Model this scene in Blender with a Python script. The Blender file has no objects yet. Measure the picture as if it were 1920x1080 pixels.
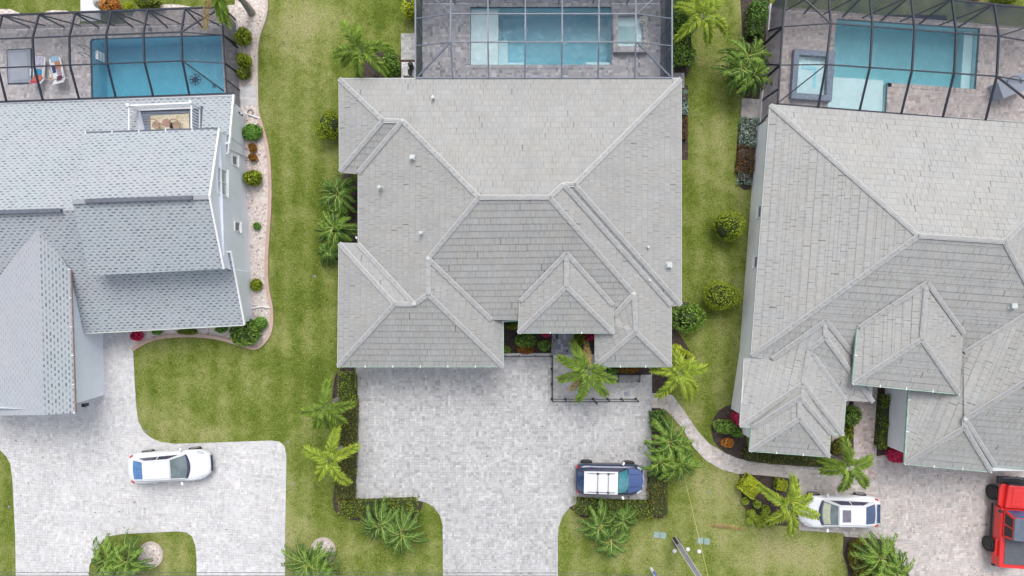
import bpy, bmesh, math, random
from mathutils import Vector, Matrix
from mathutils.geometry import tessellate_polygon
S = bpy.context.scene
COL = S.collection
R = math.radians
# ---------------------------------------------------------------- camera
CAM_H = 38.0          # drone height in metres
FPX = 1216.0          # focal length in pixels of the 1920 px wide frame
cam_d = bpy.data.cameras.new("camera")
cam = bpy.data.objects.new("camera", cam_d); COL.objects.link(cam)
cam_d.sensor_width = 36.0
cam_d.lens = FPX / 1920 * 36.0
cam_d.clip_end = 1500
cam.location = (0, 0, CAM_H)
cam.rotation_euler = (0, 0, 0)
S.camera = cam
# ---------------------------------------------------------------- world, sun, exposure
SUN_EL, SUN_AZ = R(57), R(8)      # azimuth measured from +Y towards +X
w = bpy.data.worlds.new("World"); S.world = w; w.use_nodes = True
nt = w.node_tree
sky = nt.nodes.new("ShaderNodeTexSky"); sky.sky_type = 'NISHITA'; sky.sun_disc = False
sky.sun_elevation = SUN_EL; sky.sun_rotation = SUN_AZ
sky.air_density = 1.0; sky.dust_density = 3.0
hs = nt.nodes.new("ShaderNodeHueSaturation"); hs.inputs["Saturation"].default_value = 0.34
nt.links.new(sky.outputs[0], hs.inputs["Color"])
nt.links.new(hs.outputs[0], nt.nodes["Background"].inputs[0])
nt.nodes["Background"].inputs[1].default_value = 0.15
sd = bpy.data.lights.new("sun", 'SUN'); sd.energy = 0.85; sd.angle = R(30); sd.color = (1.0, 0.97, 0.92)
sun = bpy.data.objects.new("sun", sd); COL.objects.link(sun)
sdir = Vector((math.sin(SUN_AZ)*math.cos(SUN_EL), math.cos(SUN_AZ)*math.cos(SUN_EL), math.sin(SUN_EL)))
sun.rotation_euler = sdir.to_track_quat('Z', 'Y').to_euler()
S.view_settings.view_transform = 'Standard'; S.view_settings.look = 'None'
S.view_settings.exposure = 0.72; S.view_settings.gamma = 1.0
try:
    S.view_settings.use_curve_mapping = False
except Exception: pass
S.cycles.transparent_max_bounces = 16
S.cycles.max_bounces = 6

# ---------------------------------------------------------------- basic helpers
def W(px, py, z=0.0):
    """world point seen at photo pixel (px,py) when it lies at height z"""
    k = (CAM_H - z) / FPX
    return Vector(((px - 960) * k, (540 - py) * k, z))

def tag(o, label=None, cat=None, group=None, kind=None):
    if label: o["label"] = label
    if cat: o["category"] = cat
    if group: o["group"] = group
    if kind: o["kind"] = kind
    return o

def empty(name, loc, label, cat, group=None, rz=0.0):
    o = bpy.data.objects.new(name, None); COL.objects.link(o)
    o.empty_display_size = 0.3
    o.location = loc; o.rotation_euler = (0, 0, rz)
    return tag(o, label, cat, group)

def relink(o, parent):
    """parent while keeping mesh coordinates in world space"""
    if parent is not None:
        o.parent = parent
        o.matrix_parent_inverse = world_inv(parent)

def world_inv(p):
    m = Matrix.LocRotScale(p.location, p.rotation_euler, Vector((1, 1, 1)))
    if p.parent is not None:
        m = p.parent_world @ m if hasattr(p, "parent_world") else m
    return m.inverted()

class MB:
    """collects faces for ONE mesh object"""
    def __init__(s):
        s.v = []; s.f = []; s.m = []; s.uv = []
    def face(s, pts, mi=0, uv=None):
        b = len(s.v); s.v.extend([tuple(p) for p in pts]); s.f.append(tuple(range(b, b + len(pts))))
        s.m.append(mi); s.uv.append(uv)
    def box(s, c, d, rz=0.0, mi=0, M=None):
        cx, cy, cz = c; dx, dy, dz = d[0] / 2, d[1] / 2, d[2] / 2
        ca, sa = math.cos(rz), math.sin(rz)
        P = []
        for z in (-dz, dz):
            for x, y in ((-dx, -dy), (dx, -dy), (dx, dy), (-dx, dy)):
                p = Vector((cx + x * ca - y * sa, cy + x * sa + y * ca, cz + z))
                P.append(M @ p if M else p)
        for q in ((0, 3, 2, 1), (4, 5, 6, 7), (0, 1, 5, 4), (1, 2, 6, 5), (2, 3, 7, 6), (3, 0, 4, 7)):
            s.face([P[i] for i in q], mi)
    def beam(s, a, b, wd, ht=None, mi=0):
        a = Vector(a); b = Vector(b); ht = ht or wd
        d = (b - a)
        if d.length < 1e-5: return
        d.normalize()
        up = Vector((0, 0, 1)) if abs(d.z) < 0.95 else Vector((0, 1, 0))
        x = d.cross(up).normalized() * wd / 2; y = x.normalized().cross(d).normalized() * ht / 2
        P = [a - x - y, a + x - y, a + x + y, a - x + y, b - x - y, b + x - y, b + x + y, b - x + y]
        for q in ((0, 3, 2, 1), (4, 5, 6, 7), (0, 1, 5, 4), (1, 2, 6, 5), (2, 3, 7, 6), (3, 0, 4, 7)):
            s.face([P[i] for i in q], mi)
    def tube(s, pts, r, n=8, mi=0, cap=True):
        pts = [Vector(p) for p in pts]
        rs = r if isinstance(r, (list, tuple)) else [r] * len(pts)
        rings = []
        for i, p in enumerate(pts):
            d = (pts[min(i + 1, len(pts) - 1)] - pts[max(i - 1, 0)]).normalized()
            up = Vector((0, 0, 1)) if abs(d.z) < 0.9 else Vector((0, 1, 0))
            x = d.cross(up).normalized(); y = x.cross(d).normalized()
            rings.append([p + (x * math.cos(2 * math.pi * k / n) + y * math.sin(2 * math.pi * k / n)) * rs[i] for k in range(n)])
        for i in range(len(rings) - 1):
            for k in range(n):
                k2 = (k + 1) % n
                s.face([rings[i][k], rings[i][k2], rings[i + 1][k2], rings[i + 1][k]], mi)
        if cap:
            s.face(rings[0][::-1], mi); s.face(rings[-1], mi)
    def disc(s, c, r, n=16, mi=0, ry=None):
        ry = ry or r
        s.face([(c[0] + r * math.cos(2 * math.pi * k / n), c[1] + ry * math.sin(2 * math.pi * k / n), c[2]) for k in range(n)], mi)
    def cyl(s, c, r, h, n=14, mi=0, r2=None):
        r2 = r if r2 is None else r2
        lo = [(c[0] + r * math.cos(2 * math.pi * k / n), c[1] + r * math.sin(2 * math.pi * k / n), c[2]) for k in range(n)]
        hi = [(c[0] + r2 * math.cos(2 * math.pi * k / n), c[1] + r2 * math.sin(2 * math.pi * k / n), c[2] + h) for k in range(n)]
        for k in range(n):
            k2 = (k + 1) % n
            s.face([lo[k], lo[k2], hi[k2], hi[k]], mi)
        s.face(lo[::-1], mi); s.face(hi, mi)
    def ball(s, c, r, nu=12, nv=8, mi=0, squash=1.0, lump=0.0, rng=None):
        P = []
        for j in range(nv + 1):
            t = math.pi * j / nv
            row = []
            for i in range(nu):
                a = 2 * math.pi * i / nu
                k = 1 + (rng.uniform(-lump, lump) if rng and 0 < j < nv else 0)
                row.append(Vector((c[0] + r * k * math.sin(t) * math.cos(a), c[1] + r * k * math.sin(t) * math.sin(a), c[2] + r * k * squash * math.cos(t))))
            P.append(row)
        for j in range(nv):
            for i in range(nu):
                i2 = (i + 1) % nu
                if j == 0: s.face([P[0][0], P[1][i], P[1][i2]], mi)
                elif j == nv - 1: s.face([P[j][i2], P[j][i], P[nv][0]], mi)
                else: s.face([P[j][i], P[j + 1][i], P[j + 1][i2], P[j][i2]], mi)
    def build(s, name, mats, parent=None, smooth=False, weld=False, label=None, cat=None, group=None, kind=None):
        me = bpy.data.meshes.new(name)
        me.from_pydata(s.v, [], s.f)
        if not isinstance(mats, (list, tuple)): mats = [mats]
        for m in mats: me.materials.append(m)
        if len(mats) > 1: me.polygons.foreach_set("material_index", s.m)
        if any(u is not None for u in s.uv):
            ul = me.uv_layers.new(name="UVMap"); k = 0
            flat = []
            for f, u in zip(s.f, s.uv):
                if u is None: flat += [0.0, 0.0] * len(f)
                else:
                    for q in u: flat += [q[0], q[1]]
            ul.data.foreach_set("uv", flat)
        if weld:
            bm = bmesh.new(); bm.from_mesh(me); bmesh.ops.remove_doubles(bm, verts=bm.verts, dist=1e-4)
            bmesh.ops.recalc_face_normals(bm, faces=bm.faces)
            bm.to_mesh(me); bm.free()
        if smooth: me.polygons.foreach_set("use_smooth", [True] * len(me.polygons))
        me.update()
        o = bpy.data.objects.new(name, me); COL.objects.link(o)
        if parent is not None:
            o.parent = parent
            o.matrix_parent_inverse = wm(parent).inverted()
        return tag(o, label, cat, group, kind)

def wm(o):
    m = Matrix.LocRotScale(o.location, o.rotation_euler, o.scale)
    if o.parent is not None:
        m = wm(o.parent) @ o.matrix_parent_inverse @ m
    return m

def copy_tree(o, parent=None):
    c = o.copy(); COL.objects.link(c)
    if parent is not None: c.parent = parent
    for ch in [x for x in ALLCH.get(o.name, [])]:
        copy_tree(ch, c)
    return c
ALLCH = {}

def chaikin(pts, n=1):
    for _ in range(n):
        q = []
        for i in range(len(pts)):
            a = pts[i]; b = pts[(i + 1) % len(pts)]
            q.append((a[0] * .75 + b[0] * .25, a[1] * .75 + b[1] * .25)); q.append((a[0] * .25 + b[0] * .75, a[1] * .25 + b[1] * .75))
        pts = q
    return pts

def slab(name, px, z, mat, holes=(), skirt=0.15, smooth=0, kind="structure", parent=None, label=None, cat=None, group=None, world=False):
    """flat sheet whose outline is given in photo pixels on the ground"""
    if smooth: px = chaikin(px, smooth)
    outer = [Vector((p[0], p[1], 0)) if world else W(p[0], p[1], 0) for p in px]
    hs_ = [[Vector((p[0], p[1], 0)) if world else W(p[0], p[1], 0) for p in h] for h in holes]
    loops = [outer] + hs_
    allp = [p for l in loops for p in l]
    mb = MB()
    for t in tessellate_polygon(loops):
        P = [Vector((allp[i].x, allp[i].y, z)) for i in t]
        if (P[1] - P[0]).cross(P[2] - P[0]).z < 0: P.reverse()
        mb.face(P)
    if skirt:
        for l in loops:
            for i in range(len(l)):
                a, b = l[i], l[(i + 1) % len(l)]
                mb.face([(a.x, a.y, z), (a.x, a.y, z - skirt), (b.x, b.y, z - skirt), (b.x, b.y, z)])
    return mb.build(name, mat, parent, kind=kind, label=label, cat=cat, group=group)

# ---------------------------------------------------------------- node materials
class NT:
    def __init__(s, name):
        s.mat = bpy.data.materials.new(name); s.mat.use_nodes = True
        s.t = s.mat.node_tree; s.b = s.t.nodes["Principled BSDF"]; s.out = s.t.nodes["Material Output"]
    def n(s, ty, **kw):
        x = s.t.nodes.new(ty)
        for k, v in kw.items(): setattr(x, k, v)
        return x
    def put(s, sock, v):
        if v is None: return
        if isinstance(v, bpy.types.NodeSocket): s.t.links.new(v, sock)
        else:
            if isinstance(v, (tuple, list)) and len(v) == 3 and sock.type == 'RGBA': v = (*v, 1)
            sock.default_value = v
    def m(s, op, a, b=None, c=None, clamp=False):
        x = s.n("ShaderNodeMath", operation=op); x.use_clamp = clamp
        s.put(x.inputs[0], a); s.put(x.inputs[1], b)
        if c is not None: s.put(x.inputs[2], c)
        return x.outputs[0]
    def mix(s, f, a, b, bt='MIX'):
        x = s.n("ShaderNodeMix", data_type='RGBA', blend_type=bt)
        s.put(x.inputs[0], f); s.put(x.inputs[6], a); s.put(x.inputs[7], b)
        return x.outputs[2]
    def pos(s):
        return s.n("ShaderNodeNewGeometry").outputs["Position"]
    def uv(s):
        return s.n("ShaderNodeUVMap").outputs[0]
    def sep(s, v):
        x = s.n("ShaderNodeSeparateXYZ"); s.put(x.inputs[0], v); return x.outputs[0], x.outputs[1], x.outputs[2]
    def comb(s, a, b, c=0.0):
        x = s.n("ShaderNodeCombineXYZ"); s.put(x.inputs[0], a); s.put(x.inputs[1], b); s.put(x.inputs[2], c); return x.outputs[0]
    def noise(s, v, scale, det=3, rough=.6, dist=0.0):
        x = s.n("ShaderNodeTexNoise"); s.put(x.inputs["Vector"], v)
        x.inputs["Scale"].default_value = scale; x.inputs["Detail"].default_value = det
        x.inputs["Roughness"].default_value = rough; x.inputs["Distortion"].default_value = dist
        return x.outputs["Fac"]
    def vor(s, v, scale, feat='F1', out="Distance"):
        x = s.n("ShaderNodeTexVoronoi", feature=feat); s.put(x.inputs["Vector"], v); x.inputs["Scale"].default_value = scale
        return x.outputs[out]
    def white(s, v):
        x = s.n("ShaderNodeTexWhiteNoise", noise_dimensions='3D'); s.put(x.inputs["Vector"], v); return x.outputs["Value"]
    def scale(s, v, sx, sy, sz=1.0, rz=0.0, loc=(0, 0, 0)):
        x = s.n("ShaderNodeMapping"); s.put(x.inputs[0], v); x.inputs["Scale"].default_value = (sx, sy, sz)
        x.inputs["Rotation"].default_value = (0, 0, rz); x.inputs["Location"].default_value = loc
        return x.outputs[0]
    def ramp(s, f, stops, interp='LINEAR'):
        x = s.n("ShaderNodeValToRGB"); s.put(x.inputs[0], f); r = x.color_ramp; r.interpolation = interp
        while len(r.elements) < len(stops): r.elements.new(0.5)
        for e, (p, c) in zip(r.elements, stops):
            e.position = p; e.color = (*c, 1) if len(c) == 3 else c
        return x.outputs[0]
    def mr(s, f, a, b, c=0.0, d=1.0):
        x = s.n("ShaderNodeMapRange"); s.put(x.inputs[0], f)
        for i, q in enumerate((a, b, c, d)): x.inputs[i + 1].default_value = q
        return x.outputs[0]
    def bump(s, h, dist=.02, strength=1.0):
        x = s.n("ShaderNodeBump"); s.put(x.inputs["Height"], h); x.inputs["Distance"].default_value = dist; x.inputs["Strength"].default_value = strength
        s.t.links.new(x.outputs[0], s.b.inputs["Normal"])
    def col(s, c): s.put(s.b.inputs["Base Color"], c)
    def fin(s, rough=.8, metal=0.0, spec=.5):
        s.put(s.b.inputs["Roughness"], rough); s.put(s.b.inputs["Metallic"], metal); s.put(s.b.inputs["Specular IOR Level"], spec)
        return s.mat

def c255(r, g, b, k=1.0):
    f = lambda x: ((x / 255 + .055) / 1.055) ** 2.4 if x > 10 else x / 255 / 12.92
    return (f(r) * k, f(g) * k, f(b) * k)

def pm(name, base, rough=.8, var=.12, scale=2.0, fine=.0, metal=0.0, spec=.4, bump=0.0, fs=40):
    n = NT(name); p = n.pos()
    f = n.noise(p, scale, 4)
    d = tuple(x * (1 - var) for x in base); l = tuple(min(1, x * (1 + var)) for x in base)
    c = n.mix(n.mr(f, .3, .7), d, l)
    if fine:
        g = n.noise(p, fs, 2)
        c = n.mix(n.mr(g, .35, .65), n.mix(fine, c, (0, 0, 0)), c)
    n.col(c)
    if bump: n.bump(n.noise(p, fs, 3), bump)
    return n.fin(rough, metal, spec)

def m_paver(name, base, spread=.22, rz=0.0, warm=None, joint=.12, light=(1, 1, 1)):
    n = NT(name); p = n.scale(n.pos(), 1, 1, 1, rz)
    x, y, _ = n.sep(p)
    def cell(sx, sy, off):
        return n.comb(n.m('FLOOR', n.m('DIVIDE', n.m('ADD', x, off), sx)), n.m('FLOOR', n.m('DIVIDE', n.m('ADD', y, off * 1.7), sy)), off * 7.3)
    big = n.white(cell(.30, .30, 0.0))
    a = n.white(cell(.15, .15, 0.0)); b = n.white(cell(.30, .15, 0.0)); c = n.white(cell(.15, .30, .0)); d = n.white(cell(.10, .15, 3.0))
    ab = n.mix(n.m('GREATER_THAN', big, .35), a, b)
    cd = n.mix(n.m('GREATER_THAN', big, .85), c, d)
    v = n.mix(n.m('GREATER_THAN', big, .62), ab, cd)
    vv = n.n("ShaderNodeRGBToBW"); n.put(vv.inputs[0], v); v = vv.outputs[0]
    # a few bright and a few dark stones, most of them close to the mean
    t = n.m('SUBTRACT', v, .5); t3 = n.m('MULTIPLY', n.m('MULTIPLY', t, n.m('MULTIPLY', t, t)), 8 * spread)
    t3 = n.m('ADD', t3, n.m('MULTIPLY', t, spread * .35))
    lg = n.noise(p, .35, 4, .6); md = n.noise(p, 1.7, 4, .65); fi = n.noise(p, 14, 3, .7)
    t3 = n.m('ADD', t3, n.m('MULTIPLY', n.m('SUBTRACT', lg, .5), .36))
    t3 = n.m('ADD', t3, n.m('MULTIPLY', n.m('SUBTRACT', md, .5), .16))
    t3 = n.m('ADD', t3, n.m('MULTIPLY', n.m('SUBTRACT', fi, .5), .30))
    fx = n.m('FRACT', n.m('DIVIDE', x, .15)); fy = n.m('FRACT', n.m('DIVIDE', y, .15))
    j = n.m('MAXIMUM', n.m('LESS_THAN', fx, .07), n.m('LESS_THAN', fy, .07))
    j = n.m('MULTIPLY', j, n.m('GREATER_THAN', n.white(cell(.18, .18, 5.0)), .45))
    t3 = n.m('SUBTRACT', t3, n.m('MULTIPLY', j, joint))
    k = n.m('ADD', 1.0, t3)
    warm = warm or (base[0] * 1.0, base[1] * .97, base[2] * .93)
    hue = n.mix(n.white(cell(.36, .18, 9.0)), base, warm)
    mul = n.n("ShaderNodeVectorMath", operation='SCALE'); n.put(mul.inputs[0], hue); n.put(mul.inputs[3], k)
    n.col(mul.outputs[0])
    n.bump(n.m('SUBTRACT', v, n.m('MULTIPLY', j, 2.0)), .004)
    return n.fin(.85, 0, .3)

def m_tile(name, base, vw=.355, uw=.30, line=.20, streak=.18, warm=(1, 1, 1)):
    n = NT(name); u, v, _ = n.sep(n.uv())
    row = n.m('FLOOR', n.m('DIVIDE', v, vw))
    uo = n.m('ADD', n.m('DIVIDE', u, uw), n.m('MULTIPLY', n.m('MODULO', row, 2.0), .5))
    uo = n.m('ADD', uo, n.m('MULTIPLY', n.white(n.comb(row, 3.3)), .25))
    ucol = n.m('FLOOR', uo); fr = n.m('FRACT', uo); fv = n.m('FRACT', n.m('DIVIDE', v, vw))
    rnd = n.white(n.comb(ucol, row, 1.0)); rn2 = n.white(n.comb(ucol, row, 8.0))
    st = n.noise(n.comb(n.m('MULTIPLY', u, 13), n.m('MULTIPLY', v, 1.6)), 1.0, 3, .7)
    st2 = n.noise(n.comb(n.m('MULTIPLY', u, 30), n.m('MULTIPLY', v, 4)), 1.0, 2, .6)
    big = n.noise(n.pos(), .5, 5, .62)
    k = n.m('ADD', .97, n.m('MULTIPLY', rnd, .07))
    k = n.m('ADD', k, n.m('MULTIPLY', n.m('SUBTRACT', st, .5), streak * 3.6))
    k = n.m('ADD', k, n.m('MULTIPLY', n.m('SUBTRACT', st2, .5), streak * 2.2))
    k = n.m('ADD', k, n.m('MULTIPLY', n.m('SUBTRACT', big, .5), .22))
    dirt = n.noise(n.comb(n.m('MULTIPLY', u, 1.3), n.m('MULTIPLY', v, .28)), 1.0, 4, .6)
    k = n.m('ADD', k, n.m('MULTIPLY', n.m('SUBTRACT', dirt, .5), .20))
    k = n.m('SUBTRACT', k, n.m('MULTIPLY', n.mr(st2, .58, .72), n.m('MULTIPLY', n.mr(dirt, .6, .4), .16)))
    gap = n.m('MULTIPLY', n.m('LESS_THAN', fr, .09), n.m('MULTIPLY', n.m('ADD', .15, n.m('MULTIPLY', rn2, 1.1)), n.mr(n.noise(n.pos(), 1.1, 3), .62, .38, .35, 1.25)))
    k = n.m('SUBTRACT', k, n.m('MULTIPLY', gap, line * 1.2))
    k = n.m('SUBTRACT', k, n.m('MULTIPLY', n.m('LESS_THAN', fv, .12), n.m('MULTIPLY', rnd, line)))  # shadow line at each tile butt painted into the colour
    dk = n.m('MULTIPLY', n.m('GREATER_THAN', rn2, .972), n.m('MULTIPLY', n.m('LESS_THAN', fr, .2), .30))
    dk = n.m('MULTIPLY', dk, n.m('GREATER_THAN', st, .45))
    k = n.m('SUBTRACT', k, dk)
    hue = n.mix(n.mr(n.noise(n.pos(), .9, 3), .35, .65), base, tuple(b * q for b, q in zip(base, (1.02, 1.0, .955))))
    mul = n.n("ShaderNodeVectorMath", operation='SCALE'); n.put(mul.inputs[0], hue); n.put(mul.inputs[3], k)
    n.col(mul.outputs[0]); n.bump(n.m('SUBTRACT', st2, gap), .006)
    return n.fin(.8, 0, .3)

def m_shingle(name, base, dash, vw=.155, uw=.34, amt=.95):
    n = NT(name); u, v, _ = n.sep(n.uv())
    row = n.m('FLOOR', n.m('DIVIDE', v, vw)); fv = n.m('FRACT', n.m('DIVIDE', v, vw))
    uo = n.m('ADD', n.m('DIVIDE', u, uw), n.m('MULTIPLY', n.m('MODULO', row, 2.0), .5))
    uo = n.m('ADD', uo, n.m('MULTIPLY', n.white(n.comb(row, 3.3)), .12))
    ucol = n.m('FLOOR', uo); fr = n.m('FRACT', uo)
    rnd = n.white(n.comb(ucol, row, 1.0))
    isd = n.m('MULTIPLY', n.m('LESS_THAN', fr, n.m('ADD', .38, n.m('MULTIPLY', rnd, .25))), n.m('LESS_THAN', fv, .42))
    big = n.noise(n.pos(), .45, 4, .6); fi = n.noise(n.pos(), 22, 3, .7); md = n.noise(n.pos(), 2.2, 3)
    isd = n.m('MULTIPLY', isd, n.m('ADD', n.m('MULTIPLY', n.white(n.comb(ucol, row, 5.0)), .65), .35))
    k = n.m('ADD', .86, n.m('MULTIPLY', fi, .28)); k = n.m('ADD', k, n.m('MULTIPLY', n.m('SUBTRACT', md, .5), .12))
    b2 = n.mix(n.mr(big, .35, .65), base, tuple(b * q for b, q in zip(base, (.94, 1.0, 1.0))))
    mul = n.n("ShaderNodeVectorMath", operation='SCALE'); n.put(mul.inputs[0], b2); n.put(mul.inputs[3], k)
    n.col(n.mix(n.m('MULTIPLY', isd, amt), mul.outputs[0], dash)); n.bump(n.m('SUBTRACT', fi, isd), .008)
    return n.fin(.9, 0, .2)

def m_leaf(name, cols, rough=.5, trans=.30, patch=2.0, k=1.75):
    cols = [tuple(min(.8, x * k) for x in c) for c in cols]
    n = NT(name)
    g = n.n("ShaderNodeNewGeometry")
    r = g.outputs["Random Per Island"]
    c = n.ramp(r, [(i / (len(cols) - 1), q) for i, q in enumerate(cols)])
    lg = n.noise(g.outputs["Position"], patch, 2)
    c = n.mix(n.mr(lg, .3, .7), n.mix(.28, c, tuple(x * .5 for x in cols[0])), c)
    n.col(c); n.fin(rough, 0, .35)
    tr = n.n("ShaderNodeBsdfTranslucent"); n.put(tr.inputs[0], c)
    mx = n.n("ShaderNodeMixShader"); mx.inputs[0].default_value = trans
    n.t.links.new(n.b.outputs[0], mx.inputs[1]); n.t.links.new(tr.outputs[0], mx.inputs[2])
    n.t.links.new(mx.outputs[0], n.out.inputs["Surface"])
    return n.mat

def m_screen(name, colr, opac):
    n = NT(name); n.col(colr); n.fin(.7, 0, .2)
    tr = n.n("ShaderNodeBsdfTransparent"); mx = n.n("ShaderNodeMixShader")
    f = n.m('ADD', opac - .04, n.m('MULTIPLY', n.noise(n.pos(), .8, 3), .08))
    n.put(mx.inputs[0], f)
    n.t.links.new(tr.outputs[0], mx.inputs[1]); n.t.links.new(n.b.outputs[0], mx.inputs[2])
    n.t.links.new(mx.outputs[0], n.out.inputs["Surface"])
    return n.mat

def m_water(name, absorb, dens, bump=.06):
    n = NT(name)
    gl = n.n("ShaderNodeBsdfGlossy"); gl.inputs["Roughness"].default_value = .06; n.put(gl.inputs[0], (.9, .95, 1))
    tr = n.n("ShaderNodeBsdfTransparent"); mx = n.n("ShaderNodeMixShader"); mx.inputs[0].default_value = .03
    bp = n.n("ShaderNodeBump"); n.put(bp.inputs["Height"], n.noise(n.pos(), 3.0, 4, .6, .6)); bp.inputs["Distance"].default_value = bump
    n.t.links.new(bp.outputs[0], gl.inputs["Normal"])
    n.t.links.new(tr.outputs[0], mx.inputs[1]); n.t.links.new(gl.outputs[0], mx.inputs[2])
    n.t.links.new(mx.outputs[0], n.out.inputs["Surface"])
    va = n.n("ShaderNodeVolumeAbsorption"); n.put(va.inputs[0], absorb); va.inputs["Density"].default_value = dens
    n.t.links.new(va.outputs[0], n.out.inputs["Volume"])
    return n.mat
# ================================================================ materials
M = {}
M['paver_grey'] = m_paver("paver_grey", (.430, .428, .436), .20, 0, warm=(.442, .432, .425))
M['paver_white'] = m_paver("paver_white", (.525, .522, .532), .13, R(3), warm=(.55, .535, .527))
M['paver_pink'] = m_paver("paver_pink", (.470, .442, .428), .19, R(-3.5), warm=(.48, .425, .395), light=(1, 1, 1))
M['paver_deck_grey'] = m_paver("paver_deck_grey", (.40, .40, .43), .34, 0)
M['paver_deck_tan'] = m_paver("paver_deck_tan", (.42, .40, .405), .26, R(3), warm=(.41, .375, .365))
M['paver_deck_pink'] = m_paver("paver_deck_pink", (.425, .39, .38), .24, R(-4), warm=(.42, .36, .335))
M['tile'] = m_tile("concrete_roof_tile", (.310, .310, .307), line=.18, streak=.13)
M['tile_r'] = m_tile("concrete_roof_tile_pale", (.338, .338, .334), line=.26, streak=.12, uw=.34)
M['shingle'] = m_shingle("asphalt_shingle", (.375, .390, .413), (.11, .125, .15))
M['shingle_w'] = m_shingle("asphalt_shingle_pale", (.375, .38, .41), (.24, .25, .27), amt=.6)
M['cap'] = pm("ridge_tile", (.345, .345, .343), .8, .10, 3, .15, fs=12)
M['mortar'] = pm("white_mortar", (.50, .50, .495), .8, .05, 6, .10, fs=18)
M['ridge_vent'] = pm("ridge_vent_metal", (.11, .12, .15), .6, .2, 6)
M['gutter'] = pm("gutter_white", (.50, .53, .52), .5, .08, 3, .1)
M['gutter_green'] = pm("gutter_green", (.34, .46, .39), .6, .2, 3, .2)
M['gutter_brown'] = pm("gutter_brown", (.33, .26, .25), .6, .2, 3, .2)
M['stucco_blue'] = pm("stucco_pale_blue", (.77, .81, .90), .9, .05, .7, .06, bump=.004)
M['stucco_white'] = pm("stucco_white", (.88, .885, .93), .9, .05, .7, .06, bump=.004)
M['stucco_grey'] = pm("stucco_grey", (.50, .50, .50), .9, .06, .7, .06, bump=.004)
M['soffit'] = pm("soffit_paint", (.55, .55, .56), .8, .04)
M['white'] = pm("white_paint", (.74, .75, .77), .45, .04, 3)
M['frame_dark'] = pm("bronze_frame", (.022, .026, .04), .45, .15, 3)
M['frame_mid'] = pm("bronze_frame_sky_tone", (.14, .16, .20), .4, .2, 3)  # paler blue-grey: sky reflections on the dark middle frame put into the colour
M['glass'] = pm("window_glass", (.04, .05, .065), .06, .2, 1, spec=.8)
M['glass_pale'] = pm("window_glass_pale", (.30, .36, .37), .1, .15, 1, spec=.8)
M['screen'] = m_screen("insect_screen", (.10, .11, .14), .15)
M['screen_mid'] = m_screen("insect_screen_mid", (.055, .07, .10), .16)
M['screen_wall'] = m_screen("insect_screen_wall", (.085, .095, .14), .72)
M['screen_wall_l'] = m_screen("insect_screen_wall_light", (.085, .09, .12), .66)
M['mulch'] = pm("bark_mulch", (.085, .062, .055), .95, .35, 5, .55, bump=.03, fs=22)
M['mulch_red'] = pm("bark_mulch_red", (.13, .075, .06), .95, .35, 5, .5, bump=.03, fs=22)
M['curb'] = pm("pink_curb_concrete", (.50, .36, .30), .85, .12, 3, .1)
M['curb_pale'] = pm("pale_curb_concrete", (.52, .45, .40), .85, .12, 3, .1)
M['concrete'] = pm("concrete_white", (.66, .66, .66), .85, .06, 1, .08)
M['pole'] = pm("pole_concrete", (.30, .30, .33), .9, .14, 2, .3, fs=30)
M['pole_edge'] = pm("pole_edge", (.62, .60, .58), .8, .1, 2)
M['wire'] = pm("wire_black", (.10, .10, .11), .6, .1)
M['black'] = pm("black_metal", (.02, .02, .025), .45, .1)
M['bark'] = pm("palm_bark", (.30, .28, .25), .95, .25, 4, .3, fs=18)
M['stem'] = pm("green_stem", (.16, .20, .08), .7, .2, 4)
M['twig'] = pm("brown_twig", (.10, .075, .05), .9, .2, 4)
M['leafcore'] = pm("dark_leaf_core", (.03, .045, .015), .95, .3, 6)  # solid dark core: shaded depth behind the leaves put into its colour
def m_gravel():
    n = NT("pale_gravel"); p = n.pos()
    v = n.vor(p, 9, out="Color"); bw = n.n("ShaderNodeRGBToBW"); n.put(bw.inputs[0], v)
    c = n.ramp(bw.outputs[0], [(0, (.30, .22, .20)), (.25, (.55, .46, .42)), (.6, (.63, .56, .52)), (1, (.74, .68, .64))])
    sp = n.noise(p, 3.1, 5, .75)
    c = n.mix(n.m('MULTIPLY', n.mr(sp, .60, .68), .65), c, (.20, .15, .12))
    n.col(c); n.bump(n.vor(p, 9), .03); return n.fin(.9, 0, .3)
M['gravel'] = m_gravel()
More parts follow.
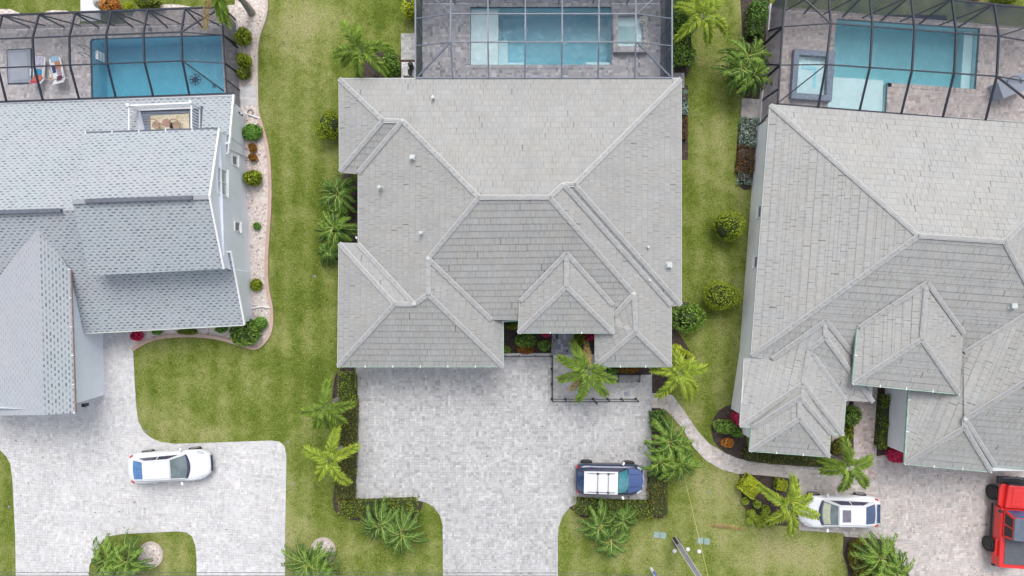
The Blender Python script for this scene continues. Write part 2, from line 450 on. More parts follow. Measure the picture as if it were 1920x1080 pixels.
def m_lawn():
    n = NT("lawn_grass"); p = n.pos()
    at = n.n("ShaderNodeAttribute", attribute_name="dry"); dry = at.outputs["Fac"]
    a = n.noise(p, .42, 5, .62, .4); b = n.noise(p, 2.3, 5, .7, .3); c = n.noise(p, 11, 4, .75); d = n.noise(p, 34, 3, .75)
    x, y, _ = n.sep(p)
    stripe = n.m('SINE', n.m('ADD', n.m('MULTIPLY', x, 5.2), n.m('MULTIPLY', n.noise(p, .5, 2), 2.0)))
    f = n.m('ADD', dry, n.m('MULTIPLY', n.m('SUBTRACT', a, .5), 1.7))
    f = n.m('ADD', f, n.m('MULTIPLY', n.m('SUBTRACT', b, .5), .90))
    f = n.m('ADD', f, n.m('MULTIPLY', n.m('SUBTRACT', c, .5), .55))
    f = n.m('ADD', f, n.m('MULTIPLY', stripe, .10))
    c1 = n.ramp(f, [(0.0, (.120, .168, .022)), (.28, (.180, .232, .040)), (.50, (.252, .285, .078)), (.74, (.320, .340, .115)), (1.0, (.390, .375, .165))])
    dk = n.mr(n.m('ADD', n.m('MULTIPLY', c, .55), n.m('MULTIPLY', d, .45)), .38, .60, .50, 1.24)
    mul = n.n("ShaderNodeVectorMath", operation='SCALE'); n.put(mul.inputs[0], c1); n.put(mul.inputs[3], dk)
    spk = n.mr(n.noise(p, 5.5, 4, .8), .68, .74)
    cl = n.mr(n.noise(p, 3.4, 3, .65, .8), .56, .68)
    mul2 = n.n("ShaderNodeVectorMath", operation='SCALE'); n.put(mul2.inputs[0], mul.outputs[0]); n.put(mul2.inputs[3], n.m('SUBTRACT', 1.0, n.m('MULTIPLY', cl, .30))); mul = mul2
    n.col(n.mix(n.m('MULTIPLY', spk, .35), mul.outputs[0], (.10, .07, .03)))
    n.bump(n.m('ADD', c, d), .05); return n.fin(.95, 0, .15)
M['lawn'] = m_lawn()
G = lambda *t: t
M['lf_palm'] = m_leaf("palm_leaf", [(.075, .125, .018), (.14, .21, .028), (.22, .30, .045)])
M['lf_palm_y'] = m_leaf("palm_leaf_yellow", [(.12, .18, .02), (.23, .30, .035), (.34, .38, .055)])
M['lf_dead'] = m_leaf("dead_leaf", [(.22, .15, .07), (.35, .27, .12), (.28, .24, .08)])
M['lf_areca'] = m_leaf("areca_leaf", [(.050, .105, .016), (.105, .19, .028), (.21, .31, .05)])
M['lf_areca_d'] = m_leaf("areca_leaf_deep", [(.040, .09, .018), (.085, .165, .03), (.15, .24, .05)])
M['lf_hedge'] = m_leaf("hedge_leaf", [(.045, .065, .008), (.12, .155, .014), (.24, .27, .028)])
M['lf_hedge_b'] = m_leaf("hedge_leaf_bronze", [(.050, .042, .012), (.105, .105, .016), (.19, .17, .024)])
M['lf_lime'] = m_leaf("lime_leaf", k=1.9, cols=[(.14, .18, .012), (.27, .31, .02), (.40, .42, .04)])
M['lf_ficus'] = m_leaf("round_bush_leaf", [(.065, .10, .008), (.165, .215, .014), (.29, .33, .025)])
M['lf_green'] = m_leaf("green_leaf", [(.045, .09, .015), (.11, .19, .03), (.24, .34, .07)])
M['lf_silver'] = m_leaf("silver_leaf", [(.07, .12, .09), (.19, .26, .21), (.38, .44, .38)])
M['lf_croton'] = m_leaf("croton_leaf", [(.09, .03, .012), (.22, .06, .02), (.35, .20, .03), (.08, .10, .015)])
M['lf_brown'] = m_leaf('brown_leaf', [(.05, .025, .015), (.11, .05, .025), (.18, .10, .035), (.07, .08, .02)])
M['lf_orange'] = m_leaf("orange_flower", [(.45, .10, .02), (.60, .22, .05), (.14, .16, .03)])
M['lf_pink'] = m_leaf("magenta_leaf", [(.22, .01, .03), (.48, .02, .08), (.65, .06, .16)])
M['lf_white'] = m_leaf("white_flower", [(.5, .45, .42), (.7, .66, .62), (.12, .14, .06)])
M['lf_grassy'] = m_leaf("tuft_leaf", [(.06, .14, .02), (.12, .24, .04), (.2, .32, .07)])

M['frond_rib'] = pm('frond_rib', (.34, .38, .10), .7, .15, 4)
M['guy'] = pm('guy_yellow', (.52, .48, .20), .6, .1)
M['lf_areca_shaded'] = m_leaf('areca_leaf_shaded', [(.03, .07, .016), (.06, .12, .02), (.09, .16, .03)])  # lower fronds: shade under the upper layer put into a darker leaf colour
# ================================================================ lawn (one sheet to the horizon)
POOL_HOLES = [  # pixel rectangles where the ground is excavated for the pools (covered by decks)
    [(160, 66), (428, 56), (434, 186), (162, 192)],
    [(872, 8), (1220, 8), (1220, 130), (872, 130)],
    [(1470, 28), (1845, 48), (1838, 176), (1672, 168), (1668, 214), (1466, 200)],
]
def inpoly(x, y, P):
    c = False; j = len(P) - 1
    for i in range(len(P)):
        xi, yi = P[i]; xj, yj = P[j]
        if (yi > y) != (yj > y) and x < (xj - xi) * (y - yi) / (yj - yi) + xi: c = not c
        j = i
    return c
DRY = [  # px, py, radius x, radius y, amount   (patches of dry or lush turf)
    (585, 40, 60, 45, .42), (560, 120, 55, 60, .30), (545, 20, 50, 30, .2), (575, 250, 35, 80, .16), (530, 210, 30, 60, .05), (540, 330, 25, 70, .12), (560, 480, 40, 60, -.02),
    (720, 40, 50, 45, -.22), (660, 130, 50, 30, -.12), (590, 520, 20, 120, -.22), (605, 330, 20, 120, -.25),
    (1350, 270, 30, 60, .38), (1370, 230, 22, 30, .15), (1300, 260, 25, 60, .05), (1380, 330, 30, 60, .25), (1330, 480, 60, 40, -.05), (1385, 480, 22, 40, -.1), (1300, 160, 25, 60, .02), (1350, 60, 40, 50, .1),
    (1320, 690, 50, 40, .0), (1365, 700, 22, 70, .02), (1290, 770, 30, 24, .30), (1330, 640, 40, 40, .04),
    (1345, 930, 45, 60, .55), (1300, 900, 25, 20, .35), (1280, 930, 25, 60, -.12), (1420, 1040, 110, 50, .42), (1530, 1030, 80, 40, .50), (1360, 970, 25, 15, -.25), (1370, 1000, 50, 20, .08),
    (1250, 1010, 80, 40, .06), (1080, 980, 30, 40, .40), (1080, 1060, 40, 40, .10), (1180, 1060, 90, 30, .15),
    (300, 790, 50, 30, .30), (420, 812, 110, 14, .30), (330, 680, 60, 30, -.05), (480, 780, 60, 40, -.10), (560, 830, 40, 80, -.1), (560, 960, 40, 50, .22), (620, 1040, 60, 40, .15),
    (540, 1000, 25, 60, .3), (800, 1010, 25, 60, -.18), (760, 1065, 60, 20, .05), (610, 720, 40, 60, -.25), (540, 720, 50, 60, -.08), (600, 900, 25, 60, .0),
    (290, 1050, 80, 40, .22), (10, 980, 30, 100, -.02), (90, 12, 90, 20, .0), (300, 10, 60, 15, .0), (20, 1040, 15, 40, .1), (560, 600, 20, 60, .02), (530, 640, 30, 30, .1)]
def lawn():
    xs = [-400, -180, -80, -50] + [-40 + .5 * i for i in range(161)] + [50, 80, 180, 400]
    ys = [-400, -180, -80, -40] + [-24 + .5 * i for i in range(97)] + [34, 60, 180, 400]
    V = []; A = []
    for y in ys:
        for x in xs:
            V.append((x, y, 0))
            px = 960 + x * FPX / CAM_H; py = 540 - y * FPX / CAM_H
            d = .36
            for (cx, cy, rx, ry, am) in DRY:
                q = ((px - cx) / rx) ** 2 + ((py - cy) / ry) ** 2
                if q < 6: d += am * math.exp(-q)
            A.append(max(0, min(1, d)))
    nx = len(xs); F = []
    for j in range(len(ys) - 1):
        for i in range(nx - 1):
            mx = (xs[i] + xs[i + 1]) / 2; my = (ys[j] + ys[j + 1]) / 2
            px = 960 + mx * 32; py = 540 - my * 32
            if any(inpoly(px + a, py + b, H) for H in POOL_HOLES for a, b in ((-8, -8), (8, -8), (-8, 8), (8, 8))): continue
            F.append((j * nx + i, j * nx + i + 1, (j + 1) * nx + i + 1, (j + 1) * nx + i))
    me = bpy.data.meshes.new("lawn"); me.from_pydata(V, [], F); me.materials.append(M['lawn'])
    at = me.attributes.new("dry", 'FLOAT', 'POINT'); at.data.foreach_set("value", A)
    o = bpy.data.objects.new("lawn", me); COL.objects.link(o); tag(o, kind="structure")
lawn()

# short grass blades over the lawns in view (nobody could count them)
DRIVE_MID = [(668, 640), (1222, 640), (1221, 938), (1110, 938), (1088, 941), (1068, 951), (1054, 968), (1047, 990), (1046, 1010), (1046, 1160), (831, 1160), (830, 985), (825, 966), (813, 950), (797, 941), (780, 938), (666, 938)]
DRIVE_LEFT = [(-300, 560), (248, 560), (249, 640), (253, 720), (256, 765), (260, 790), (270, 810), (285, 822), (303, 829), (330, 832), (420, 829), (510, 826), (524, 828), (533, 836), (537, 850), (537, 880), (535, 1000), (534, 1160), (369, 1160), (369, 1050), (367, 1025), (361, 1006), (350, 998), (335, 996), (230, 1001), (205, 1005), (192, 1014), (180, 1035), (168, 1060), (163, 1160), (32, 1160), (29, 1000), (24, 900), (20, 870), (12, 855), (0, 843), (-60, 838), (-300, 845)]
DRIVE_RIGHT = [(1560, 700), (2400, 700), (2400, 1200), (1745, 1200), (1720, 1100), (1677, 1040), (1675, 1012), (1585, 1006), (1580, 999), (1498, 994), (1497, 900), (1440, 895), (1390, 890), (1352, 880), (1322, 862), (1300, 838), (1281, 805), (1264, 785), (1250, 770), (1236, 765), (1220, 765), (1220, 737), (1250, 737), (1262, 742), (1284, 772), (1308, 808), (1330, 832), (1360, 850), (1400, 864), (1470, 871), (1560, 872)]
BED_LEFT = [(440, -60), (495, -60), (500, -10), (501, 15), (497, 38), (488, 62), (483, 88), (482, 120), (483, 190), (485, 215), (492, 240), (499, 265), (504, 295), (507, 340), (506, 400), (502, 455), (500, 505), (503, 545), (509, 575), (510, 605), (505, 628), (492, 645), (480, 652), (465, 650), (443, 643), (415, 635), (380, 630), (340, 629), (300, 633), (272, 642), (249, 656), (240, 560), (380, 500), (445, 400)]
slab("driveway", DRIVE_MID, .030, M['paver_grey'])
slab("driveway", DRIVE_LEFT, .030, M['paver_white'])
slab("driveway", DRIVE_RIGHT, .026, M['paver_pink'])
slab("gravel_bed", BED_LEFT, .016, M['gravel'])
slab("street", [(-3000, 1250), (5000, 1250), (5000, 1480), (-3000, 1480)], .02, pm("asphalt", (.06, .06, .065), .9, .2, 3, .2))
slab("path", [(1600, 700), (1640, 700), (1640, 900), (1600, 900)], .034, m_paver("paver_rose", (.44, .39, .385), .3, R(-3), warm=(.46, .37, .34)))
slab("path", [(1035, 560), (1076, 560), (1076, 666), (1035, 666)], .040, m_paver("paver_slate", (.27, .28, .34), .6, 0))
slab("path", [(150, -80), (190, -80), (189, 40), (152, 40)], .03, M['concrete'])
slab("paver_pad", [(752, 63), (782, 63), (782, 112), (752, 112)], .03, M['paver_grey'])
slab("paver_pad", [(450, 162), (484, 160), (483, 197), (450, 199)], .03, M['paver_white'])
slab("paver_pad", [(1391, 184), (1432, 187), (1429, 224), (1389, 221)], .03, M['paver_pink'])
slab("paver_pad", [(1262, 137), (1283, 137), (1283, 165), (1262, 165)], .03, M['paver_grey'])
# raised front porch of the middle house
slab("porch", [(1034, 664), (1222, 664), (1222, 742), (1196, 742), (1196, 752), (1034, 752)], .085, M['paver_grey'], skirt=.1)
# gravel outside the left screen enclosure, planting beds
slab("gravel_bed", [(-80, 18), (20, 17), (40, 26), (75, 27), (95, 19), (125, 20), (150, 30), (150, 70), (-80, 70)], .013, M['gravel'])
slab("gravel_bed", [(235, 24), (300, 9), (330, 8), (360, 13), (460, 8), (460, 60), (235, 60)], .012, M['gravel'])
def bed(pts, mat='mulch', z=.012, smooth=1, label=None):
    return slab("mulch_bed", pts, z, M[mat], smooth=smooth, skirt=.05)
bed([(638, 688), (672, 688), (672, 940), (790, 936), (794, 944), (784, 968), (765, 985), (700, 980), (640, 972), (622, 950), (630, 900), (636, 860), (630, 780), (624, 740), (626, 710)], z=.014)
bed([(1218, 700), (1252, 700), (1252, 738), (1218, 738)], smooth=0, z=.014)
bed([(1218, 764), (1240, 765), (1250, 790), (1252, 860), (1252, 960), (1240, 972), (1090, 970), (1064, 950), (1090, 936), (1218, 936)], z=.014, smooth=0)
bed([(616, 330), (676, 324), (676, 470), (640, 470), (640, 490), (612, 484)], z=.010)
bed([(672, 100), (756, 96), (756, 150), (668, 150)], z=.013)
bed([(750, 108), (782, 108), (782, 150), (750, 150)], 'mulch_red', smooth=0, z=.018)
bed([(1262, -60), (1282, -60), (1290, 60), (1304, 110), (1292, 135), (1282, 150), (1262, 150)], z=.012)
bed([(1272, 160), (1290, 160), (1290, 300), (1272, 300)], smooth=0, z=.010)
bed([(1384, -60), (1445, -60), (1440, 60), (1436, 185), (1392, 186), (1372, 150), (1365, 120), (1390, 90), (1392, 60)], z=.012)
bed([(1386, 222), (1428, 222), (1420, 300), (1411, 355), (1392, 357), (1382, 340), (1380, 280)], 'mulch', z=.014)
bed([(1332, 800), (1342, 775), (1358, 762), (1384, 756), (1400, 820), (1400, 852), (1580, 862), (1588, 752), (1604, 752), (1601, 868), (1570, 874), (1530, 876), (1420, 868), (1370, 856), (1338, 832)], z=.031)
bed([(1645, 720), (1675, 720), (1666, 852), (1643, 855)], z=.034, smooth=0)
bed([(1386, 888), (1440, 892), (1498, 898), (1498, 968), (1484, 986), (1440, 984), (1408, 972), (1392, 944)], z=.031, smooth=0)
bed([(1582, 1006), (1676, 1013), (1676, 1045), (1720, 1100), (1725, 1180), (1600, 1180), (1588, 1060), (1580, 1040)], z=.031, smooth=0)
bed([(942, 590), (1034, 590), (1034, 663), (942, 663)], z=.05, smooth=0)
bed([(1080, 600), (1120, 600), (1120, 760), (1066, 700), (1076, 660)], z=.05, smooth=0)
bed([(1116, 672), (1220, 672), (1220, 702), (1116, 704)], z=.092, smooth=0)
bed([(1256, 600), (1290, 650), (1300, 670), (1290, 700), (1256, 700)], z=.012)
bed([(1262, 565), (1300, 568), (1306, 610), (1262, 630)], z=.011)
# gravel rings of the two front palms
for (x, y) in ((283, 1040), (606, 1032)):
    c = W(x, y); mb = MB(); n = 28
    o = slab("gravel_bed", [(c.x + .62 * math.cos(i * 2 * math.pi / n), c.y + .66 * math.sin(i * 2 * math.pi / n)) for i in range(n)], .03, M['gravel'], world=True)
    for i in range(n):
        a = i * 2 * math.pi / n; b = (i + 1) * 2 * math.pi / n
        mb.beam((c.x + .68 * math.cos(a), c.y + .72 * math.sin(a), .03), (c.x + .68 * math.cos(b), c.y + .72 * math.sin(b), .03), .12, .09)
    mb.build("garden_edging", M['curb_pale'], label="round pale curb ring around the gravel at the %s front palm" % ("driveway island" if x < 400 else "lawn strip"), cat="garden edging")
def edging(pts, mat, wd, label, z=.05, h=.1):
    mb = MB()
    P = [W(*p) for p in pts]
    for a, b in zip(P[:-1], P[1:]):
        mb.beam((a.x, a.y, z), (b.x, b.y, z), wd, h)
    for a in P[1:-1]: mb.cyl((a.x, a.y, z - h / 2), wd / 2, h + .004, 10)
    return mb.build("garden_edging", mat, label=label, cat="garden edging")
def dens(pts, k=3):
    q = []
    for i in range(len(pts) - 1):
        p0 = pts[max(i - 1, 0)]; p1 = pts[i]; p2 = pts[i + 1]; p3 = pts[min(i + 2, len(pts) - 1)]
        for s in range(k):
            t = s / k
            q.append(tuple(.5 * (2 * p1[d] + (p2[d] - p0[d]) * t + (2 * p0[d] - 5 * p1[d] + 4 * p2[d] - p3[d]) * t * t + (3 * p1[d] - p0[d] - 3 * p2[d] + p3[d]) * t ** 3) for d in (0, 1)))
    q.append(pts[-1]); return q
edging(dens(BED_LEFT[2:10]), M['curb_pale'], .14, "pale curb along the upper gravel bed by the left screen enclosure")
edging(dens(BED_LEFT[9:31]), M['curb'], .20, "pinkish curb winding round the gravel bed of the blue grey house")
edging(dens([(640, 690), (630, 702), (626, 722), (624, 745)]), M['twig'], .08, "dark edging arc at the top of the left driveway hedge")
# ================================================================ roofs and houses
def clip(poly, axis_fn, lo, hi):
    def half(P, f):
        out = []
        for i in range(len(P)):
            a, b = P[i], P[(i + 1) % len(P)]
            fa, fb = f(a), f(b)
            if fa >= 0: out.append(a)
            if (fa > 0 and fb < 0) or (fa < 0 and fb > 0):
                out.append(a.lerp(b, fa / (fa - fb)))
        return out
    P = half(poly, lambda p: axis_fn(p) - lo)
    if len(P) < 3: return []
    P = half(P, lambda p: hi - axis_fn(p))
    return P if len(P) >= 3 else []

def roof_mesh(name, V, faces, mat, parent, step=.355, lift=.021, holes=None, label=None):
    """each face is cut into courses; every course is raised at its lower edge like real tiles"""
    mb = MB()
    P3 = {k: W(*v) for k, v in V.items()}
    for fi, ids in enumerate(faces):
        P = [P3[i] for i in ids]
        n = Vector((0, 0, 0))
        for i in range(len(P)):
            a, b = P[i], P[(i + 1) % len(P)]
            n += a.cross(b)
        n.normalize()
        if n.z < 0: n = -n
        u = n.cross(Vector((0, 0, 1))).normalized(); v = n.cross(u).normalized()
        if v.z < 0: v = -v
        vmin = min(p.dot(v) for p in P); vmax = max(p.dot(v) for p in P)
        loops = [P]
        if holes and fi in holes: loops.append([W(*h) for h in holes[fi]])
        allp = [p for l in loops for p in l]
        for t in tessellate_polygon(loops):
            T = [allp[i] for i in t]
            if (T[1] - T[0]).cross(T[2] - T[0]).dot(n) < 0: T.reverse()
            k0 = int((min(p.dot(v) for p in T) - vmin) / step); k1 = int((max(p.dot(v) for p in T) - vmin) / step) + 1
            for k in range(max(k0, 0), k1 + 1):
                a = vmin + k * step; b = a + step
                Q = clip(T, lambda p: p.dot(v), a - 1e-6, b)
                if len(Q) < 3: continue
                R_ = [p + n * (lift * (1 - (p.dot(v) - a) / step)) for p in Q]
                uv = [(p.dot(u), p.dot(v) - vmin) for p in Q]
                mb.face(R_, 0, uv)
                for i in range(len(Q)):
                    j = (i + 1) % len(Q)
                    if abs(Q[i].dot(v) - a) < 1e-4 and abs(Q[j].dot(v) - a) < 1e-4:
                        mb.face([R_[i], Q[i] - n * .004, Q[j] - n * .004, R_[j]], 0, [uv[i], uv[i], uv[j], uv[j]])
    return mb.build(name, mat, parent, label=label)

def caps(V, lines, parent, mats=None, wd=.25, dz=.035, inner=.17):
    """ridge, hip and valley cover tiles: pale mortar band with the grey cap tiles on it"""
    mb = MB(); rng = random.Random(5)
    P3 = {k: W(*v) for k, v in V.items()}
    for ln in lines:
        a = P3[ln[0]] if not isinstance(ln[0], tuple) else W(*ln[0]); b = P3[ln[1]] if not isinstance(ln[1], tuple) else W(*ln[1])
        up = Vector((0, 0, dz)); val = ln[-1] == 'v'
        if val: ln = ln[:-1]; a = a + Vector((0, 0, .075)); b = b + Vector((0, 0, .075))
        mb.beam(a + up * .6, b + up * .6, wd, .035, mi=1)
        L = (b - a).length; m = max(1, int(L / .38)); d = (b - a) / m
        w2 = inner if len(ln) < 3 else ln[2]
        for i in range(m):
            p = a + d * i + up * 1.15; q = p + d * .97 + Vector((0, 0, .012))
            mb.beam(p, q, w2 + rng.uniform(-.012, .012), .035, mi=0)
        for e, kk in ((a, ln[0]), (b, ln[1])):
            if sum(1 for q in lines if kk in q[:2]) < 2 or V.get(kk, (0, 0, 9))[2] < min(v[2] for v in V.values()) + .35: continue
            mb.ball((e.x, e.y, e.z + dz * .5), wd * .44, 10, 6, mi=1, squash=.5)
    return mb.build("ridge_cap", [M['cap'], M['mortar']], parent)

def gutter(lines, mat, parent, wd=.10, ht=.12, z=None):
    mb = MB()
    for a, b in lines:
        A = W(*a); B = W(*b)
        mb.beam(A - Vector((0, 0, .05)), B - Vector((0, 0, .05)), wd, ht)
        L = (B - A).length; m = max(1, int(L / 1.3))
        for i in range(m + 1):
            p = A.lerp(B, i / m) + Vector((0, 0, .03)); d = (B - A).normalized()
            if mat is not M['gutter']: mb.beam(p - d * .022, p + d * .022, wd * 1.2, .04, mi=1)
    return mb.build("gutter", [mat, M['white']], parent)

def poly_walls(name, ring, z0, z1, mat, parent, inset=.45, soffit=True):
    """walls standing inside the eave outline (ring = world xy, any winding)"""
    P = [Vector((p[0], p[1])) for p in ring]
    area = sum(P[i].x * P[(i + 1) % len(P)].y - P[(i + 1) % len(P)].x * P[i].y for i in range(len(P)))
    if area < 0: P.reverse()
    Q = []
    for i in range(len(P)):
        a, b, c = P[i - 1], P[i], P[(i + 1) % len(P)]
        d1 = (b - a).normalized(); d2 = (c - b).normalized()
        n1 = Vector((-d1.y, d1.x)); n2 = Vector((-d2.y, d2.x))
        k = 1 + n1.dot(n2)
        Q.append(b + (n1 + n2) * (inset / max(k, .3)))
    mb = MB()
    for i in range(len(Q)):
        a, b = Q[i], Q[(i + 1) % len(Q)]
        mb.face([(a.x, a.y, z0), (b.x, b.y, z0), (b.x, b.y, z1), (a.x, a.y, z1)])
    if soffit:
        loops = [[Vector((p.x, p.y, 0)) for p in P]]
        for t in tessellate_polygon(loops):
            mb.face([(loops[0][i].x, loops[0][i].y, z1 - .02) for i in t], 1)
    mb.build(name, [mat, M['soffit']], parent)
    return Q

def window(parent, c, d, wd, ht, nrm, name="window", mat='glass', frame='white', fw=.06, panes=2):
    """c = centre on the wall, d = unit direction along the wall, nrm = outward normal"""
    c = Vector(c); d = Vector(d).normalized(); nrm = Vector(nrm).normalized(); up = Vector((0, 0, 1))
    mb = MB(); o = c + nrm * .03
    for s in (-1, 1):
        mb.beam(o + d * s * wd / 2 - up * (ht / 2 + fw / 2), o + d * s * wd / 2 + up * (ht / 2 + fw / 2), fw)
        mb.beam(o + up * s * ht / 2 - d * (wd / 2 - fw / 2), o + up * s * ht / 2 + d * (wd / 2 - fw / 2), fw)
    for k in range(1, panes):
        x = -wd / 2 + wd * k / panes
        mb.beam(o + d * x - up * (ht / 2 - fw / 2), o + d * x + up * (ht / 2 - fw / 2), fw * .7)
    f = mb.build(name, M[frame], parent)
    g = MB(); q = c + nrm * .015
    g.face([q - d * wd / 2 - up * ht / 2, q + d * wd / 2 - up * ht / 2, q + d * wd / 2 + up * ht / 2, q - d * wd / 2 + up * ht / 2])
    g.build("pane", M[mat], f)
    s = MB(); s.beam(c + nrm * .07 - up * (ht / 2 + fw) - d * (wd / 2 + .06), c + nrm * .07 - up * (ht / 2 + fw) + d * (wd / 2 + .06), .14, .05)
    s.build("sill", M['white'], f)
    return f

def door(parent, c, d, wd, ht, nrm, name="door", mat='white', ribs=4):
    c = Vector(c); d = Vector(d).normalized(); nrm = Vector(nrm).normalized(); up = Vector((0, 0, 1))
    mb = MB()
    q = c + nrm * .02
    mb.face([q - d * wd / 2 - up * ht / 2, q + d * wd / 2 - up * ht / 2, q + d * wd / 2 + up * ht / 2, q - d * wd / 2 + up * ht / 2])
    for i in range(ribs):
        z = -ht / 2 + ht * (i + .5) / ribs
        mb.beam(q + up * z - d * (wd / 2 - .08), q + up * z + d * (wd / 2 - .08), ht / ribs * .8, .02) if False else None
        mb.beam(q + nrm * .015 + up * z - d * (wd / 2 - .08), q + nrm * .015 + up * z + d * (wd / 2 - .08), .03, ht / ribs * .82)
    o = mb.build(name, M[mat], parent)
    h = MB(); h.beam(q + nrm * .06 + d * wd * .38 - up * .08, q + nrm * .06 + d * wd * .38 + up * .08, .03); h.build("handle", M['black'], o)
    return o

def vent(parent, px, py, z, r=.07, h=.3, box=False):
    p = W(px, py, z); mb = MB()
    if box:
        mb.box((p.x, p.y, z + h / 2), (r * 2.6, r * 2.2, h)); mb.box((p.x, p.y, z + h), (r * 3.2, r * 2.8, .05)); mb.box((p.x, p.y, z - .02), (r * 4, r * 4, .04))
    else:
        mb.cyl((p.x, p.y, z - .25), r, h + .25, 10); mb.cyl((p.x, p.y, z + h), r * 1.25, .05, 10); mb.cyl((p.x, p.y, z - .22), r * 2.2, .24, 12, r2=r * 1.1)
    return mb.build("roof_vent", M['gutter'], parent)

def zplane(tri, px, py):
    a, b, c = [W(*t) for t in tri]; n = (b - a).cross(c - a)
    o = Vector((0, 0, CAM_H)); d = W(px, py, 0) - o
    return (o + d * ((a - o).dot(n) / d.dot(n))).z
# ---------------------------------------------------------------- middle house
Z = 2.95
Vm = dict(A=(636, 148, Z), B=(1277, 147.5, Z), C=(1277, 572, Z), D=(1258, 573, Z), E=(1258.5, 687, Z), F=(1115, 687, Z), Fe=(1115, 600, Z),
          G=(1150, 592, 3.35), H=(975, 600, Z), I=(922, 600, Z), J=(943, 687, Z), J2=(943, 603, Z), K=(633.5, 687, Z), L=(636, 456, Z), Mx=(672, 457, Z), N=(672, 325, Z), O=(637, 322, Z),
          a=(718, 226, 3.97), b=(755, 227, 3.97), r1=(898, 370, 5.72), r2=(1030, 370, 5.72), n1=(1056, 346, 5.45), n2=(1077, 346, 5.45),
          g1=(803, 485, 4.58), g2=(803, 552, 4.56), w1=(777, 570, 4.33), w2=(740, 570, 4.33), s1=(1188, 551, 3.82), s2=(1192, 622, 3.8), q=(1115, 618, Z), q0=(975, 600, Z),
          s3=(1120, 622, 3.0))
Pm = dict(a=(972, 624, 3.5), b=(1150, 624, 3.5), c=(1149, 572, 3.55), d=(975, 565, 3.55), e=(1062, 475, 4.62), f=(1062, 537, 4.6))
def middle_house():
    ms = ((898, 370, 5.72), (1030, 370, 5.72), (803, 485, 4.58))
    for k in ('c', 'd', 'e'): Pm[k] = (Pm[k][0], Pm[k][1], zplane(ms, Pm[k][0], Pm[k][1]) + .03)
    ze = (Pm['c'][2] + Pm['d'][2]) / 2
    Pm['a'] = (972, 624, ze); Pm['b'] = (1150, 624, ze); Pm['f'] = (1062, 537, Pm['e'][2])
    for k in ('H', 'I', 'G', 'Fe'): Vm[k] = (Vm[k][0], Vm[k][1], zplane(ms, Vm[k][0], Vm[k][1]))
    root = empty("house", W(960, 420, 0), "middle house under a pale grey hipped tile roof, behind the wide grey paver driveway", "house")
    rf = roof_mesh("roof", Vm, [
        ['A', 'B', 'n2', 'n1', 'r2', 'r1', 'b', 'a'], ['A', 'a', 'O'], ['O', 'a', 'b', 'N'],
        ['N', 'b', 'r1', 'g1', 'g2', 'w1', 'Mx'], ['L', 'Mx', 'w1', 'w2'], ['L', 'w2', 'K'], ['K', 'w2', 'w1', 'g2', 'J'],
        ['g1', 'I', 'J2', 'J', 'g2'], ['r1', 'r2', 's1', 'G', 'Fe', 'H', 'I', 'g1'],
        ['r2', 'n1', 'D', 'E', 's2', 's1'], ['n1', 'n2', 'C', 'D'], ['n2', 'B', 'C'],
        ['s1', 's2', 'F', 'Fe', 'G'], ['F', 's2', 'E']], M['tile'], root)
    caps(Vm, [('A', 'a'), ('a', 'b', .12), ('a', 'O'), ('b', 'N', 'v'), ('b', 'r1'), ('r1', 'r2'), ('r2', 'n1'), ('n1', 'n2', .12), ('n2', 'B'), ('r1', 'g1'), ('g1', 'g2', .22), ('g1', 'I', 'v'),
              ('g2', 'w1'), ('w1', 'w2'), ('w2', 'L'), ('w1', 'Mx', 'v'), ('w2', 'K'), ('g2', 'J'), ('r2', 's1'), ('n1', 'D', 'v'), ('n2', 'C'), ('s1', 's2', .22), ('s2', 'E'), ('s2', 'F'), ('s1', 'G', 'v')], rf)
    pr = roof_mesh("porch_roof", Pm, [['a', 'd', 'e', 'f'], ['f', 'e', 'c', 'b'], ['a', 'f', 'b']], M['tile'], root, label="raised hipped roof over the front door")
    caps(Pm, [('e', 'f', .22), ('f', 'a'), ('f', 'b'), ('e', 'd', 'v'), ('e', 'c', 'v')], pr)
    gutter([(Vm['A'], Vm['B'])], M['gutter'], root)
    gutter([(Vm['B'], Vm['C']), (Vm['C'], Vm['D']), (Vm['D'], Vm['E'])], M['gutter'], root, .07)
    gutter([(Vm['K'], Vm['J']), (Vm['J'], Vm['J2']), (Vm['J2'], Vm['H'])], M['gutter_green'], root, .09)
    gutter([(Vm['E'], Vm['F'])], M['gutter_green'], root, .09)
    gutter([(Vm['K'], Vm['L']), (Vm['L'], Vm['Mx']), (Vm['Mx'], Vm['N']), (Vm['N'], Vm['O']), (Vm['O'], Vm['A'])], M['gutter'], root, .07)
    gutter([(Pm['a'], Pm['b']), (Pm['a'], Pm['d']), (Pm['b'], Pm['c'])], M['gutter_green'], root, .08)
    ring = [W(*Vm[k]).xy for k in ('A', 'B', 'C', 'D', 'E', 'F', 'Fe', 'H', 'I', 'J2', 'J', 'K', 'L', 'Mx', 'N', 'O')]
    ring[6:10] = [W(1115, 592, Z).xy, W(943, 592, Z).xy]
    poly_walls("wall", ring, 0, Z - .12, M['stucco_grey'], root, .5)
    # gable-less walls of the raised porch
    mb = MB()
    a, b, c, d = [W(*Pm[k]) for k in 'abcd']
    P = [a + Vector((.35, .35, 0)), b + Vector((-.35, .35, 0)), c + Vector((-.35, -.1, 0)), d + Vector((.35, -.1, 0))]
    for i, j in ((3, 0), (1, 2)):
        mb.face([(P[i].x, P[i].y, 2.3), (P[j].x, P[j].y, 2.3), (P[j].x, P[j].y, 3.4), (P[i].x, P[i].y, 3.4)])
    mb.face([(p.x, p.y, 3.38) for p in (a, b, c, d)])
    mb.build("porch_wall", M['stucco_grey'], root)
